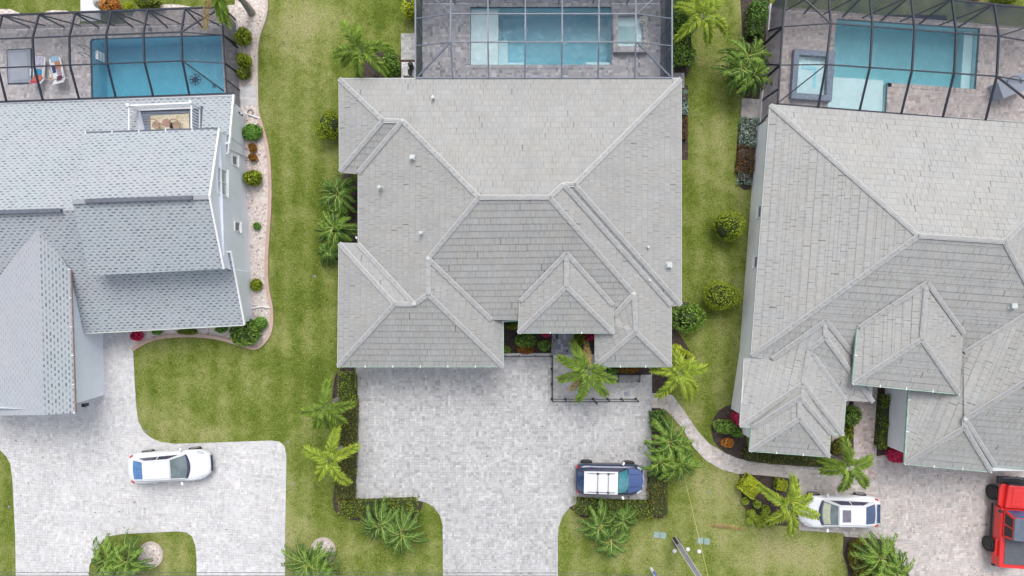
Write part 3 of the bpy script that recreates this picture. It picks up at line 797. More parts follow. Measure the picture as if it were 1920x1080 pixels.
    for p in (P[0], P[1]):
        m = MB(); m.box((p.x, p.y, 1.7), (.34, .34, 3.4)); m.box((p.x, p.y, .1), (.46, .46, .2)); m.build("porch_column", M['stucco_grey'], root)
    x, y = (W(788, 0, Z).x, W(0, 687, Z).y + .5)
    door(root, (x - 2.2, y, 1.15), (1, 0, 0), 2.6, 2.2, (0, -1, 0), "garage_door")
    door(root, (x + 1.4, y, 1.15), (1, 0, 0), 2.6, 2.2, (0, -1, 0), "garage_door")
    yy = W(0, 600, Z).y + .5
    door(root, (W(1055, 0, 0).x - .1, yy, 1.15), (1, 0, 0), 1.6, 2.2, (0, -1, 0), "front_door", 'mulch_red', 3)
    window(root, (W(1187, 0, Z).x, W(0, 687, Z).y + .5, 1.5), (1, 0, 0), 1.8, 1.3, (0, -1, 0))
    for py in (210, 330, 450): window(root, (W(1277, 0, Z).x - .5, W(0, py, 1.5).y, 1.5), (0, 1, 0), 1.4, 1.2, (1, 0, 0))
    for py in (230, 560, 630): window(root, (W(636, 0, Z).x + .52, W(0, py, 1.5).y, 1.5), (0, 1, 0), 1.2, 1.2, (-1, 0, 0))
    for k in range(3): window(root, (W(870 + 110 * k, 0, 1.3).x, W(0, 148, Z).y - .5, 1.2), (1, 0, 0), 2.6, 2.1, (0, 1, 0))
    for a in ((813, 185, 3.5), (713, 352, 3.75), (790, 437, 4.55)): vent(rf, *a)
    vent(rf, 773, 295, 4.4, .07, .15, True); vent(rf, 1254, 497, 3.35, .085, .2, True)
    vent(rf, 1215, 463, 3.85, .05, .1); vent(rf, 1217, 525, 3.6, .05, .1)
    # downspout on the west side recess
    mb = MB(); p = W(669, 447, 2.8)
    mb.tube([(p.x, p.y, 2.85), (p.x - .12, p.y + .1, 2.5), (p.x - .12, p.y + .1, .1)], .045, 6); mb.build("downspout", M['white'], root)
    return root
middle_house()

# ---------------------------------------------------------------- right house
Zr = 3.0
Vr = dict(A=(1444, 197, Zr), B=(2100, 242, Zr), C=(2020, 712, Zr), r1=(1722, 442, 5.85), r2=(1883, 453, 5.85), D=(1408.5, 667, Zr))
Splane = ((1722, 442, 5.85), (1883, 453, 5.85), (1408.5, 667, Zr))
zp = lambda x, y: zplane(Splane, x, y)
Vr.update(D2=(1446, 673, zp(1446, 673)), p1=(1547, 601, zp(1547, 601)), v1=(1604, 672, zp(1604, 672)))
z1 = Vr['p1'][2]
Vr.update(p2=(1547, 632, z1), v1b=(1637, 754, 3.0), q1=(1517, 656, z1 - .35), q2=(1505, 719, z1 - .35), W0=(1395.5, 672, 2.96), SW=(1388, 799, 2.96), SWn=(1410, 800.5, 2.96),
          SE=(1580, 815, 2.98), SEn=(1558, 813, 2.98), E1=(1585, 751, 3.0), t1=(1499, 745, 3.98), t2=(1499, 784, 3.92), x1=(1406, 845, 2.94), x2=(1555, 856, 2.94),
          v0=(1638, 690, zp(1638, 690)), v00=(1640, 700, zp(1640, 700)))
Pr = dict(a=(1600, 719, 3.35), b=(1798, 738, 3.35), c=(1806, 626, 3.45), d=(1609, 614, 3.45), e=(1737, 530, 4.95), f=(1728, 636, 4.9))
for _k in 'cde': Pr[_k] = (Pr[_k][0], Pr[_k][1], zp(Pr[_k][0], Pr[_k][1]) + .03)
Pr['f'] = (1728, 636, Pr['e'][2] - .03); _z = (Pr['c'][2] + Pr['d'][2]) / 2; Pr['a'] = (1600, 719, _z - .05); Pr['b'] = (1798, 738, _z - .05)
Gr = dict(a=(1697, 869, 3.0), b=(1858, 884, 3.0), b2=(1863, 872, 3.0), c=(1990, 884, 3.0), v=(1806, 661, zp(1806, 661)), v2=(1926, 587, zp(1926, 587)), w=(1708, 690, 3.0),
          p=(1808, 786, 4.22), p2=(1808, 801, 4.2), h=(1940, 704, 5.55), h2=(2010, 640, 6.4), e=(2100, 650, 5.0))
def right_house():
    root = empty("house", W(1700, 500, 0), "pale tile roofed house on the right with white side walls, by the pinkish paver driveway", "house")
    rf = roof_mesh("roof", Vr, [
        ['A', 'B', 'r2', 'r1'], ['A', 'r1', 'D'], ['r2', 'B', 'C'], ['r1', 'r2', 'C', 'v00', 'v1', 'p1', 'D2', 'D'],
        ['W0', 'D2', 'p1', 'p2', 'q1', 'q2', 'SW'], ['p1', 'v1', 'v1b', 'p2'], ['q1', 'p2', 'v1b', 'E1'], ['q1', 'E1', 'SE', 'q2'],
        ['SW', 'q2', 't1', 'SWn'], ['q2', 'SE', 'SEn', 't1'], ['SWn', 't1', 't2', 'x1'], ['t1', 'SEn', 'x2', 't2'], ['x1', 't2', 'x2']], M['tile_r'], root, .42)
    caps(Vr, [('A', 'r1'), ('r1', 'r2'), ('r2', 'B'), ('r2', 'C'), ('r1', 'D'), ('D2', 'p1', 'v'), ('p1', 'p2', .2), ('p1', 'v1', 'v'), ('p2', 'q1'), ('p2', 'v1b'), ('q1', 'q2', .2), ('q1', 'E1'),
              ('q2', 'SW'), ('q2', 'SE'), ('t1', 't2', .2), ('t1', 'SWn', 'v'), ('t1', 'SEn', 'v'), ('t2', 'x1'), ('t2', 'x2')], rf)
    pr = roof_mesh("porch_roof", Pr, [['a', 'd', 'e', 'f'], ['f', 'e', 'c', 'b'], ['a', 'f', 'b']], M['tile_r'], root, .42, label="raised hipped roof over the entrance with a green gutter")
    caps(Pr, [('e', 'f', .2), ('f', 'a'), ('f', 'b'), ('e', 'd', 'v'), ('e', 'c', 'v')], pr)
    gr = roof_mesh("garage_roof", Gr, [['w', 'v', 'v2', 'h2', 'h', 'p', 'p2', 'a'], ['a', 'p2', 'b'], ['p2', 'p', 'b2', 'b'], ['p', 'h', 'h2', 'c', 'b2']], M['tile_r'], root, .42, label="garage roof reaching forward at the lower right")
    caps(Gr, [('a', 'p2'), ('p', 'p2'), ('p', 'h'), ('h', 'h2'), ('p2', 'b'), ('p', 'b2', 'v'), ('v', 'v2', 'v')], gr)
    gutter([(Pr['a'], Pr['b']), (Pr['a'], Pr['d'])], M['gutter_green'], root, .13)
    gutter([(Gr['a'], Gr['b']), (Gr['a'], Gr['w'])], M['gutter_green'], root, .12)
    gutter([(Gr['b2'], Gr['c'])], M['gutter_green'], root, .12)
    gutter([(Vr['SE'], Vr['SEn']), (Vr['SE'], Vr['E1'])], M['gutter_green'], root, .10)
    gutter([(Vr['x1'], Vr['x2']), (Vr['x1'], Vr['SWn']), (Vr['SW'], Vr['SWn'])], M['gutter_green'], root, .10)
    gutter([(Vr['W0'], Vr['SW'])], M['gutter'], root, .08)
    gutter([(Vr['A'], Vr['D']), (Vr['D'], Vr['D2']), (Vr['A'], Vr['B'])], M['gutter'], root, .08)
    ring = [W(*Vr[k]).xy for k in ('A', 'B', 'C', 'v00', 'v1b', 'E1', 'SE', 'SEn', 'x2', 'x1', 'SWn', 'SW', 'W0', 'D')]
    ring[3] = W(1640, 700, 3).xy
    ring[12:13] = []
    Q = poly_walls("wall", ring, 0, Zr - .1, M['stucco_white'], root, .42)
    gring = [W(1708, 690, 3).xy, W(*Gr['a']).xy, W(*Gr['b']).xy, W(2000, 884, 3).xy, W(2020, 690, 3).xy]
    poly_walls("garage_wall", gring, 0, Zr - .08, M['stucco_white'], root, .40)
    # windows on the west wall: world line between the two west wall corners
    a = W(1444, 197, Zr); b = W(1408.5, 667, Zr); d = (b - a).normalized(); nn = Vector((d.y, -d.x, 0)); nn = nn if nn.x < 0 else -nn
    base = a - nn * .42
    d.z = 0
    def on(py):   # point of the wall at picture row py, height 1.7
        Y = W(0, py, 1.9).y; t = (base.y - Y) / -d.y if d.y else 0
        return base + d * ((Y - base.y) / d.y)
    for py, ln, ht, zz in ((287, 3.3, .55, 2.35), (396, .62, 1.0, 1.9), (491, .62, 1.0, 1.9)):
        p = on(py); window(root, (p.x, p.y, zz), d, ln, ht, nn, frame='black' if ln > 1 else 'white', panes=1)
    gp = W(1697, 869, 3.0)
    door(root, (gp.x + 2.9, gp.y + .43 - .04, 1.12), Vector((1, -.07, 0)), 4.6, 2.15, Vector((-.07, -1, 0)), "garage_door")
    door(root, (W(1690, 0, 0).x - .6, W(0, 700, 0).y + 1.2, 1.1), (1, -.07, 0), 1.2, 2.1, (-.07, -1, 0), "front_door", 'mulch_red', 3)
    window(root, (W(1480, 0, 2.94).x, W(0, 850, 2.94).y + .42, 1.5), (1, -.07, 0), 2.0, 1.3, (-.07, -1, 0))
    vent(rf, 1897, 573, zp(1897, 573), .09, .2, True)
    return root
right_house()

# ---------------------------------------------------------------- left house
Vl = dict(nw=(-140, 196, 2.0), ne=(438, 177.5, 2.04), er=(447, 383, 4.5), rw=(-140, 402, 4.5), re=(415, 384, 4.5),
          se=(458.5, 608, 1.97), sw=(154, 624, 1.97), s2=(134, 560, 2.55), s3=(-140, 500, 3.4), e2=(433, 472, 3.42), e1=(430, 270, 3.0))
DK = [(261, 206, 2.25), (382, 199, 2.2), (377, 262, 2.95), (261, 262, 3.0)]
def left_house():
    root = empty("house", W(200, 400, 0), "pale blue grey gabled shingle house with a small roof balcony, at the left", "house")
    V = dict(Vl)
    V.update(rE=(384, 386, 4.5), e1b=(404, 271, 3.1), e2b=(410, 473, 3.45))
    rf = roof_mesh("roof", V, [['nw', 'ne', 'e1', 'e1b', 'rE', 'rw'], ['rw', 'rE', 'e2b', 'e2', 'se', 'sw', 's2', 's3']], M['shingle'], root, .155, .006, holes={0: DK})
    # upper gabled roof with the darker ridge vent
    U = dict(nw=(161, 250, 4.10), ne=(411.5, 242, 4.15), rw=(135, 379, 5.5), re=(393, 369, 5.53), sw=(168, 517, 4.22), se=(420, 504, 4.26),
             bw=(161, 250, 3.3), br=(135, 379, 4.55), bs=(168, 517, 3.2))
    ur = roof_mesh("upper_roof", U, [['nw', 'ne', 're', 'rw'], ['rw', 're', 'se', 'sw']], M['shingle'], root, .155, .006, label="raised gabled part of the shingle roof with a dark ridge vent")
    mb = MB()
    P = {k: W(*v) for k, v in U.items()}
    # cheek walls and soffit under the upper roof, its east gable down to the ground
    dz = Vector((0, 0, -.10))
    west = [P[k] + Vector((.1, 0, -.1)) for k in ('nw', 'rw', 'sw')]
    mb.face([west[0], west[1], west[1] + Vector((0, 0, -1.1)), west[0] + Vector((0, 0, -1.4))]); mb.face([west[1], west[2], west[2] + Vector((0, 0, -1.2)), west[1] + Vector((0, 0, -1.1))])
    nE = P['ne'] + Vector((-.3, -.35, -.1)); nW = P['nw'] + Vector((.1, -.35, -.1))
    mb.face([nW, nE, nE + Vector((0, 0, -2.1)), nW + Vector((0, 0, -2.1))])
    sE = P['se'] + Vector((-.3, .3, -.1)); sW = P['sw'] + Vector((.1, .3, -.1))
    mb.face([sW, sE, sE + Vector((0, 0, -1.4)), sW + Vector((0, 0, -1.4))])
    mb.face([P['nw'] + dz, P['ne'] + dz, P['se'] + dz, P['sw'] + dz])
    mb.build("cheek_wall", M['stucco_blue'], root)
    # east gable wall (top follows the rakes, foot follows the gravel bed)
    top = [(437, 186, 1.95), (429, 269, 2.9), (429, 269, 3.0), (410, 255, 4.0), (392.5, 369, 5.42), (419, 500, 4.15), (432, 473, 3.3), (457, 602, 1.9)]
    T = [W(*t) for t in top]
    foot = lambda Y: W(0, 0).x * 0
    b0 = W(456, 196); b1 = W(474, 604)
    def fx(Y): return b0.x + (b1.x - b0.x) * (Y - b0.y) / (b1.y - b0.y)
    order = sorted([(t.y, t) for t in (T[0], T[1], T[3], T[4], T[5], T[7])], key=lambda q: -q[0])
    # visible wall: strips between the rake line and the foot line
    seq = [W(437, 190, 1.95), W(430, 270, 2.95), W(411, 246, 4.05), W(393.5, 369, 5.45), W(419.5, 501, 4.18), W(433, 474, 3.35), W(457.5, 604, 1.9)]
    mb = MB()
    main = [seq[0], seq[2], seq[3], seq[4], seq[6]]
    ys = [p.y for p in main]
    lowtop = [seq[0], seq[1], seq[1], seq[5], seq[5], seq[6]]
    def ztop(Y):
        # height and x of the wall top (higher of lower-roof rake and upper-roof rake)
        def interp(L):
            for a, b in zip(L[:-1], L[1:]):
                if a.y >= Y >= b.y and a.y != b.y:
                    return a.lerp(b, (a.y - Y) / (a.y - b.y))
            return None
        up = interp([seq[2], seq[3], seq[4]])
        lo = interp([seq[0], seq[1]]) or interp([seq[5], seq[6]])
        return up if (up is not None) else lo
    Ys = sorted(set([round(p.y, 3) for p in seq] + [seq[0].y - (seq[0].y - seq[6].y) * i / 30 for i in range(31)]), reverse=True)
    prev = None
    for Y in Ys:
        t = ztop(Y)
        if t is None: continue
        cur = (Vector((t.x - .02, Y, t.z)), Vector((fx(Y), Y, 0)))
        if prev: mb.face([prev[0], prev[1], cur[1], cur[0]])
        prev = cur
    Pn = W(-140, 205, 0); Pn.y = seq[0].y
    mb.face([(Pn.x, seq[0].y, 0), (fx(seq[0].y), seq[0].y, 0), (seq[0].x, seq[0].y, 1.93), (Pn.x, seq[0].y, 1.93)])
    yS = W(0, 606, 1.9).y + .3
    mb.face([(W(150, 0, 2).x, yS - .3, 0), (fx(yS), yS + .0, 0), (seq[6].x, yS, 1.9), (W(150, 0, 2).x, yS - .3, 1.9)])
    mb.build("wall", M['stucco_blue'], root)
    # white rake boards
    mb = MB()
    for a, b in (((438.5, 178, 2.06), (430.5, 270, 3.02)), ((411.5, 242, 4.2), (393.5, 369, 5.58)), ((393.5, 369, 5.58), (420.5, 504, 4.31)), ((433.5, 472, 3.47), (459, 608, 2.0)), ((418, 472.5, 3.5), (433.5, 472, 3.47)), ((411, 270, 3.1), (430.5, 269, 3.05)), ((-10, 194, 2.0), (438, 178.5, 2.03))):
        mb.beam(W(*a), W(*b), .09, .14)
    mb.build("rake_board", M['white'], root)
    gutter([((161, 249, 4.08), (411, 241, 4.12))], M['ridge_vent'], root, .12)
    gutter([((154, 625, 1.94), (458, 609, 1.94))], M['gutter'], root, .10)
    # little gutter return by the upper roof
    mb = MB()
    q = [(411, 268, 3.15), (430, 268, 3.05), (428, 288, 3.05), (412, 289, 3.1)]
    for i in range(4): mb.beam(W(*q[i]), W(*q[(i + 1) % 4]), .07, .12)
    mb.build("gutter", M['white'], root)
    mb = MB()
    for a, b in (((411, 287, 2.2), (455, 289, .15)), ):
        mb.tube([W(430, 279, 2.7), W(446, 286, 1.3), W(462, 294, .12), W(466, 293, .08)], .045, 6)
    mb.build("downspout", M['white'], root); mb = MB()
    mb.tube([W(458, 577, 1.3), W(462, 580, .2), W(478, 577, .1), W(490, 575, .09), W(506, 577, .09)], .05, 6)
    mb.build("downspout", M['white'], root); mb = MB()
    mb.tube([W(452, 213, 1.2), W(458, 212, .2), W(470, 216, .1), W(488, 222, .1)], .045, 6)
    mb.build("downspout", M['white'], root)
    # dark ridge vents
    mb = MB(); mb.beam(W(163, 377, 5.62), W(361, 370.5, 5.64), .20, .16); mb.ball(W(163, 377, 5.62), .10, 10, 6); mb.build("ridge_vent", M['ridge_vent'], ur)
    mb = MB(); mb.beam(W(-140, 402, 4.6), W(115, 394.5, 4.6), .20, .16); mb.build("ridge_vent", M['ridge_vent'], rf)
    mb = MB(); mb.beam(W(136, 379, 5.56), W(163, 377.5, 5.56), .22, .05); mb.build("ridge_cap", M['shingle_w'], ur); mb = MB(); mb.beam(W(361, 370.5, 5.57), W(392, 369.5, 5.57), .22, .05); mb.build("ridge_cap", M['shingle_w'], ur)
    # windows on the east wall
    for (px, py, zz, ln, ht, mt, pn) in ((410, 341, 3.9, 1.35, 1.05, 'glass_pale', 2), (440, 301, 1.95, .5, .62, 'glass', 1), (444, 425, 1.95, .5, .62, 'glass', 1)):
        p = W(px, py, zz); Y = p.y; t = ztop(Y); f = zz / t.z
        x = fx(Y) + (t.x - fx(Y)) * f
        window(root, (x, Y, zz), (0, 1, 0), ln, ht, (1, 0, .0), mat=mt, panes=pn)
    # balcony let into the roof
    mb = MB()
    D = [W(*p) for p in DK]
    zf = 2.12
    for i in range(4):
        a, b = D[i], D[(i + 1) % 4]
        mb.face([a + Vector((0, 0, .05)), b + Vector((0, 0, .05)), (b.x, b.y, zf), (a.x, a.y, zf)], 0)
    x0 = min(D[0].x, D[3].x) - .05; x1 = max(D[1].x, D[2].x) + .1; y1 = max(D[0].y, D[1].y) + .05; y0 = D[2].y - .3
    n = 16
    for i in range(n):
        ya = y0 + (y1 - y0) * i / n; mb.box(((x0 + x1) / 2, ya + (y1 - y0) / n / 2, zf + .0), (x1 - x0, (y1 - y0) / n * .86, .05), mi=1)
    mb.box(((x0 + x1) / 2, (y0 + y1) / 2, zf - .06), (x1 - x0 - .02, y1 - y0 - .02, .04), mi=2)
    bal = mb.build("balcony", [M['stucco_blue'], pm("deck_board", (.19, .22, .27), .7, .15, 3, .2), M['black']], root)
    mb = MB()
    r0 = [(261, 262, 2.2), (261, 207, 2.2), (375, 202, 2.2), (375, 262, 2.2)]
    Pb = [W(*p) for p in r0]
    hb = [0.0, .95]
    for a, b in zip(Pb[:-1], Pb[1:]):
        for h in (0.04, .95): mb.beam(a + Vector((0, 0, h)), b + Vector((0, 0, h)), .07, .06)
        L = (b - a).length; m = int(L / .155)
        for i in range(1, m):
            p = a.lerp(b, i / m); mb.beam(p + Vector((0, 0, .05)), p + Vector((0, 0, .94)), .032)
    for p in Pb: mb.beam(p, p + Vector((0, 0, 1.08)), .11); mb.box((p.x, p.y, 2.2 + 1.1), (.15, .15, .04))
    mb.build("railing", M['white'], bal)
    # garage gable at the lower left
    Gl = dict(a=(70, 421, 4.08), b=(84, 778, 4.0), c=(131, 505, 3.3), d=(140, 774, 3.3), e=(128, 503, 3.3), w=(-60, 640, 2.6), w0=(-60, 780, 2.6), wv=(-20, 545, 3.0), v=(78, 440, 4.05))
    gr = roof_mesh("garage_roof", Gl, [['a', 'c', 'd', 'b'], ['a', 'b', 'w0', 'w', 'wv']], M['shingle'], root, .155, .006, label="gabled shingle roof of the garage wing reaching towards the driveway")
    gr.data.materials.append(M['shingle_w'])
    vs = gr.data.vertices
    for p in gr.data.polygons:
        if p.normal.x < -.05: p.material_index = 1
    gutter([(Gl['c'], Gl['d'])], M['gutter_brown'], root, .10)
    mb = MB()
    c = W(131, 507, 3.2); d = W(140, 770, 3.2); b1 = W(193, 600, 0); b2 = W(197, 740, 0)
    x = lambda Y: b1.x + (b2.x - b1.x) * (Y - b1.y) / (b2.y - b1.y)
    mb.face([(c.x - .1, c.y, 3.2), (x(c.y), c.y, 0), (b2.x, b2.y, 0), (d.x - .12, b2.y, 3.2)])
    yF = b2.y - .15
    mb.face([(b2.x, b2.y, 0), (W(-60, 0, 0).x, yF, 0), (W(-60, 0, 3).x, yF, 3.2), (W(84, 0, 3.9).x, yF, 3.85), (d.x - .12, b2.y, 3.2)])
    mb.build("garage_wall", M['stucco_blue'], root)
    lx = W(162, 751, .8)
    m = MB(); m.box((W(163, 0, 1.9).x + .0, yF - .08, 2.0), (.16, .16, .30)); m.box((W(163, 0, 1.9).x, yF - .08, 2.18), (.22, .2, .05)); m.build("wall_lamp", M['black'], root)
    door(root, (W(40, 0, 0).x, yF - .02, 1.1), (1, 0, 0), 4.4, 2.1, (0, -1, 0), "garage_door")
    return root
left_house()
# ================================================================ pools and screen enclosures
M['w_teal'] = m_water("pool_water_teal", (.05, .62, .74), .42)
M['w_clear'] = m_water("pool_water_clear", (.12, .68, .74), .48)
M['plaster'] = pm("pool_plaster", (.34, .68, .78), .7, .07, 1.2, .06, fs=6)
M['plaster_pale'] = pm("pool_plaster_pale", (.62, .76, .78), .7, .06, 1.5, .06)
M['plaster_mid'] = pm('pool_plaster_turquoise', (.28, .66, .72), .7, .08, 1.2, .06, fs=6)
M['plaster_right'] = pm('pool_plaster_light', (.48, .72, .76), .7, .07, 1.2, .06, fs=6)
M['waterline'] = pm("waterline_tile", (.10, .20, .28), .4, .2, 6)
M['spa_rim'] = pm("spa_rim_stone", (.20, .25, .32), .6, .2, 5, .3, fs=20)
M['cover'] = pm("spa_cover_grey", (.27, .30, .36), .7, .08, 2)
M['navy'] = pm("navy_tile", (.01, .03, .08), .4, .1)

def world_poly(px, z=0): return [W(x, y, z) for x, y in px]

def pool(label, outline, deck_pts, deck_mat, zd=.06, depth=1.5, water='w_teal', plaster='plaster', deck_holes=None, group=None, cz=.12):
    """basin with floor and sides, tile line, water body, coping; the deck around it has the exact hole"""
    c = W(sum(p[0] for p in outline) / len(outline), sum(p[1] for p in outline) / len(outline), 0)
    root = empty("swimming_pool", (c.x, c.y, 0), label, "swimming pool")
    slab("pool_deck", deck_pts, zd, M[deck_mat], holes=[outline] + (deck_holes or []), skirt=.1)
    P = world_poly(outline)
    mb = MB()
    for i in range(len(P)):
        a, b = P[i], P[(i + 1) % len(P)]
        mb.face([(a.x, a.y, zd), (a.x, a.y, -.12), (b.x, b.y, -.12), (b.x, b.y, zd)], 1)
        mb.face([(a.x, a.y, -.12), (a.x, a.y, -depth), (b.x, b.y, -depth), (b.x, b.y, -.12)], 0)
    for t in tessellate_polygon([P]):
        Q = [Vector((P[i].x, P[i].y, -depth)) for i in t]
        if (Q[1] - Q[0]).cross(Q[2] - Q[0]).z < 0: Q.reverse()
        mb.face(Q, 0)
    mb.build("basin", [M[plaster], M['waterline']], root)
    # water body (closed)
    mb = MB(); e = .004
    cx = sum(p.x for p in P) / len(P); cy = sum(p.y for p in P) / len(P)
    Q = [Vector((p.x + (cx - p.x) * .001, p.y + (cy - p.y) * .001, 0)) for p in P]
    zt = -.06; zb = -depth + .01
    for t in tessellate_polygon([Q]):
        T = [Q[i] for i in t]
        if (T[1] - T[0]).cross(T[2] - T[0]).z < 0: T.reverse()
        mb.face([(p.x, p.y, zt) for p in T]); mb.face([(p.x, p.y, zb) for p in reversed(T)])
    A = sum(Q[i].x * Q[(i + 1) % len(Q)].y - Q[(i + 1) % len(Q)].x * Q[i].y for i in range(len(Q)))
    if A < 0: Q.reverse()
    for i in range(len(Q)):
        a, b = Q[i], Q[(i + 1) % len(Q)]
        mb.face([(a.x, a.y, zb), (b.x, b.y, zb), (b.x, b.y, zt), (a.x, a.y, zt)])
    mb.build("water", M[water], root, weld=True)
    mb = MB()
    for i in range(len(P)):
        a, b = P[i], P[(i + 1) % len(P)]
        d = (b - a).normalized(); nrm = Vector((d.y, -d.x, 0))
        L = (b - a).length; m = max(1, int(L / .3)); mid = (a + b) / 2
        if inpoly(*( (960 + (mid + nrm * .1).x * 32, 540 - (mid + nrm * .1).y * 32)), outline): nrm = -nrm
        for k in range(m):
            p = a.lerp(b, (k + .03) / m); q = a.lerp(b, (k + .97) / m)
            mb.beam(p + nrm * cz + Vector((0, 0, zd + .012)), q + nrm * cz + Vector((0, 0, zd + .012)), cz * 1.9, .03)
    mb.build("coping", M[deck_mat], root)
    return root

def step(parent, px, ztop, depth=1.5, name="step", mat='plaster_pale'):
    P = world_poly(px); mb = MB()
    for t in tessellate_polygon([P]):
        Q = [Vector((P[i].x, P[i].y, ztop)) for i in t]
        if (Q[1] - Q[0]).cross(Q[2] - Q[0]).z < 0: Q.reverse()
        mb.face(Q)
    for i in range(len(P)):
        a, b = P[i], P[(i + 1) % len(P)]
        mb.face([(a.x, a.y, ztop), (a.x, a.y, -depth + .005), (b.x, b.y, -depth + .005), (b.x, b.y, ztop)])
    return mb.build(name, M[mat], parent)

# --- left pool
pl = pool("rectangular turquoise pool with a dark compass mosaic on its floor, inside the left screen enclosure",
     [(170, 78), (174, 73.5), (411, 66), (416, 70), (422, 178), (173, 196)], [(-120, 48), (446, 44), (452, 205), (-120, 215)], 'paver_deck_tan', depth=1.45, water='w_teal')
mb = MB(); c = W(343.5, 134.5, 0); zz = -1.44; sc = .92
for r0, r1 in ((.30, .35), (.17, .21)):
    for k in range(28):
        a, b = k * math.tau / 28, (k + 1) * math.tau / 28
        mb.face([(c.x + r * math.cos(t), c.y + r * math.sin(t), zz) for r, t in ((r0, a), (r1, a), (r1, b), (r0, b))])
for k in range(8):
    a = k * math.tau / 8; L = .46 if k % 2 == 0 else .40
    for s in (-1, 1):
        mb.face([(c.x, c.y, zz + .003), (c.x + .12 * math.cos(a + s * .4), c.y + .12 * math.sin(a + s * .4), zz + .003), (c.x + L * math.cos(a), c.y + L * math.sin(a), zz + .003)][::s])
    mb.disc((c.x + .47 * math.cos(a + .39), c.y + .47 * math.sin(a + .39), zz), .035, 8)
mb.build("compass_mosaic", M['navy'], pl)
mb = MB(); c = W(381, 147, 0)
for k in range(5):
    a = k * math.tau / 5 + .3
    mb.face([(c.x, c.y, zz), (c.x + .10 * math.cos(a - .5), c.y + .10 * math.sin(a - .5), zz), (c.x + .19 * math.cos(a), c.y + .17 * math.sin(a), zz), (c.x + .1 * math.cos(a + .5), c.y + .1 * math.sin(a + .5), zz)])
mb.build("star_mosaic", M['navy'], pl)
# ladder of the left pool
lad = empty("pool_ladder", W(176, 102, .06), "small white stepped ladder hooked over the pool edge by the two sun loungers", "ladder")
for y in (94, 108):
    mb = MB(); a = W(158, y - 2, .06); b = W(180, y + 3, 0)
    mb.tube([(a.x, a.y, .06), (a.x + .05, a.y, .75), (a.x + .45, a.y - .05, .8), (b.x, b.y, .3), (b.x, b.y, -1.0)], .022, 6); mb.build("handrail", M['frame_mid'], lad)
for k in range(3):
    mb = MB(); p = W(180 + k * 1.2, 102, 0); mb.box((p.x, p.y, -.10 - .22 * k), (.16, .50, .03)); mb.build("tread", M['white'], lad)
# spa cover
sp = empty("spa_cover", W(39, 126, .06), "flat grey spa cover with a dark frame set in the deck beside the loungers", "spa cover")
def rect_px(a, b, c, d, z): return [W(x, y, z) for x, y in (a, b, c, d)]
def flat(name, q, z, th, mat, parent):
    P = [W(x, y, 0) for x, y in q]; mb = MB()
    mb.face([(p.x, p.y, z) for p in P][::-1])
    for i in range(len(P)):
        a, b = P[i], P[(i + 1) % len(P)]
        mb.face([(a.x, a.y, z), (b.x, b.y, z), (b.x, b.y, z - th), (a.x, a.y, z - th)])
    return mb.build(name, mat, parent, weld=True)
flat("frame", [(14.5, 94), (61, 91.5), (63.5, 157.5), (17, 159)], .10, .05, M['frame_dark'], sp)
flat("lid", [(16.5, 96), (59.5, 93.5), (61.5, 155.5), (19, 157)], .125, .04, M['cover'], sp)
flat("panel", [(22, 101), (54, 99), (56, 150), (24, 152)], .14, .03, pm("cover_panel", (.33, .35, .40), .7, .06, 2), sp)

# --- middle pool
mp = pool("turquoise pool of the middle house with a wide pale shelf at its left end",
     [(882, 14), (1146, 14), (1146, 122), (882, 122)], [(792, -14), (1246, -14), (1246, 150), (792, 150)], 'paver_deck_grey', depth=1.55, water='w_teal', plaster='plaster_mid')
step(mp, [(882.5, 14.5), (934, 14.5), (934, 121.5), (882.5, 121.5)], -.22, 1.55, "sun_shelf")
step(mp, [(934.3, 70), (952, 70), (952, 112), (982, 112), (982, 121.5), (934.3, 121.5)], -.50, 1.55)
step(mp, [(943, 72), (984, 76), (984, 111.8), (952.2, 111.8), (952.2, 76)], -.95, 1.55, mat='plaster')
step(mp, [(1101, 112), (1145.5, 112), (1145.5, 121.5), (1101, 121.5)], -.42, 1.55, "bench")
# raised spa of the middle pool
ms = empty("spa", W(1180, 65, .06), "square pale green spa raised in paver surround beside the middle pool", "spa")
def spa(root, out, inn, seat, well, ztop, rimmat, water='w_clear'):
    P = [W(x, y, 0) for x, y in out]; Q = [W(x, y, 0) for x, y in inn]; mb = MB()
    for i in range(4):
        j = (i + 1) % 4
        mb.face([(P[i].x, P[i].y, ztop), (P[j].x, P[j].y, ztop), (Q[j].x, Q[j].y, ztop), (Q[i].x, Q[i].y, ztop)][::-1])
        mb.face([(P[i].x, P[i].y, 0), (P[j].x, P[j].y, 0), (P[j].x, P[j].y, ztop), (P[i].x, P[i].y, ztop)])
        mb.face([(Q[i].x, Q[i].y, ztop), (Q[j].x, Q[j].y, ztop), (Q[j].x, Q[j].y, .07), (Q[i].x, Q[i].y, .07)])
    mb.build("rim", M[rimmat], root)
    mb = MB(); mb.face([(p.x, p.y, .074) for p in Q][::-1]); mb.build("seat", M['plaster_pale'], root)
    mb = MB(); mb.face([W(x, y, 0) + Vector((0, 0, .078)) for x, y in well][::-1]); mb.build("well", M['plaster' if rimmat != 'spa_rim' else 'plaster_pale'], root)
    mb = MB()
    q = [(p.x, p.y) for p in Q]; zt = ztop - .05
    mb.face([(x, y, zt) for x, y in q][::-1]); mb.face([(x, y, .08) for x, y in q])
    for i in range(4):
        j = (i + 1) % 4; mb.face([(*q[i], zt), (*q[j], zt), (*q[j], .08), (*q[i], .08)])
    mb.build("water", M[water], root, weld=True)
spa(ms, [(1148, 28), (1213, 28), (1213, 102), (1148, 102)], [(1157, 34), (1203, 34), (1203, 91), (1157, 91)], None, [(1158, 51), (1190, 51), (1190, 83), (1158, 83)], .40, 'paver_deck_grey')
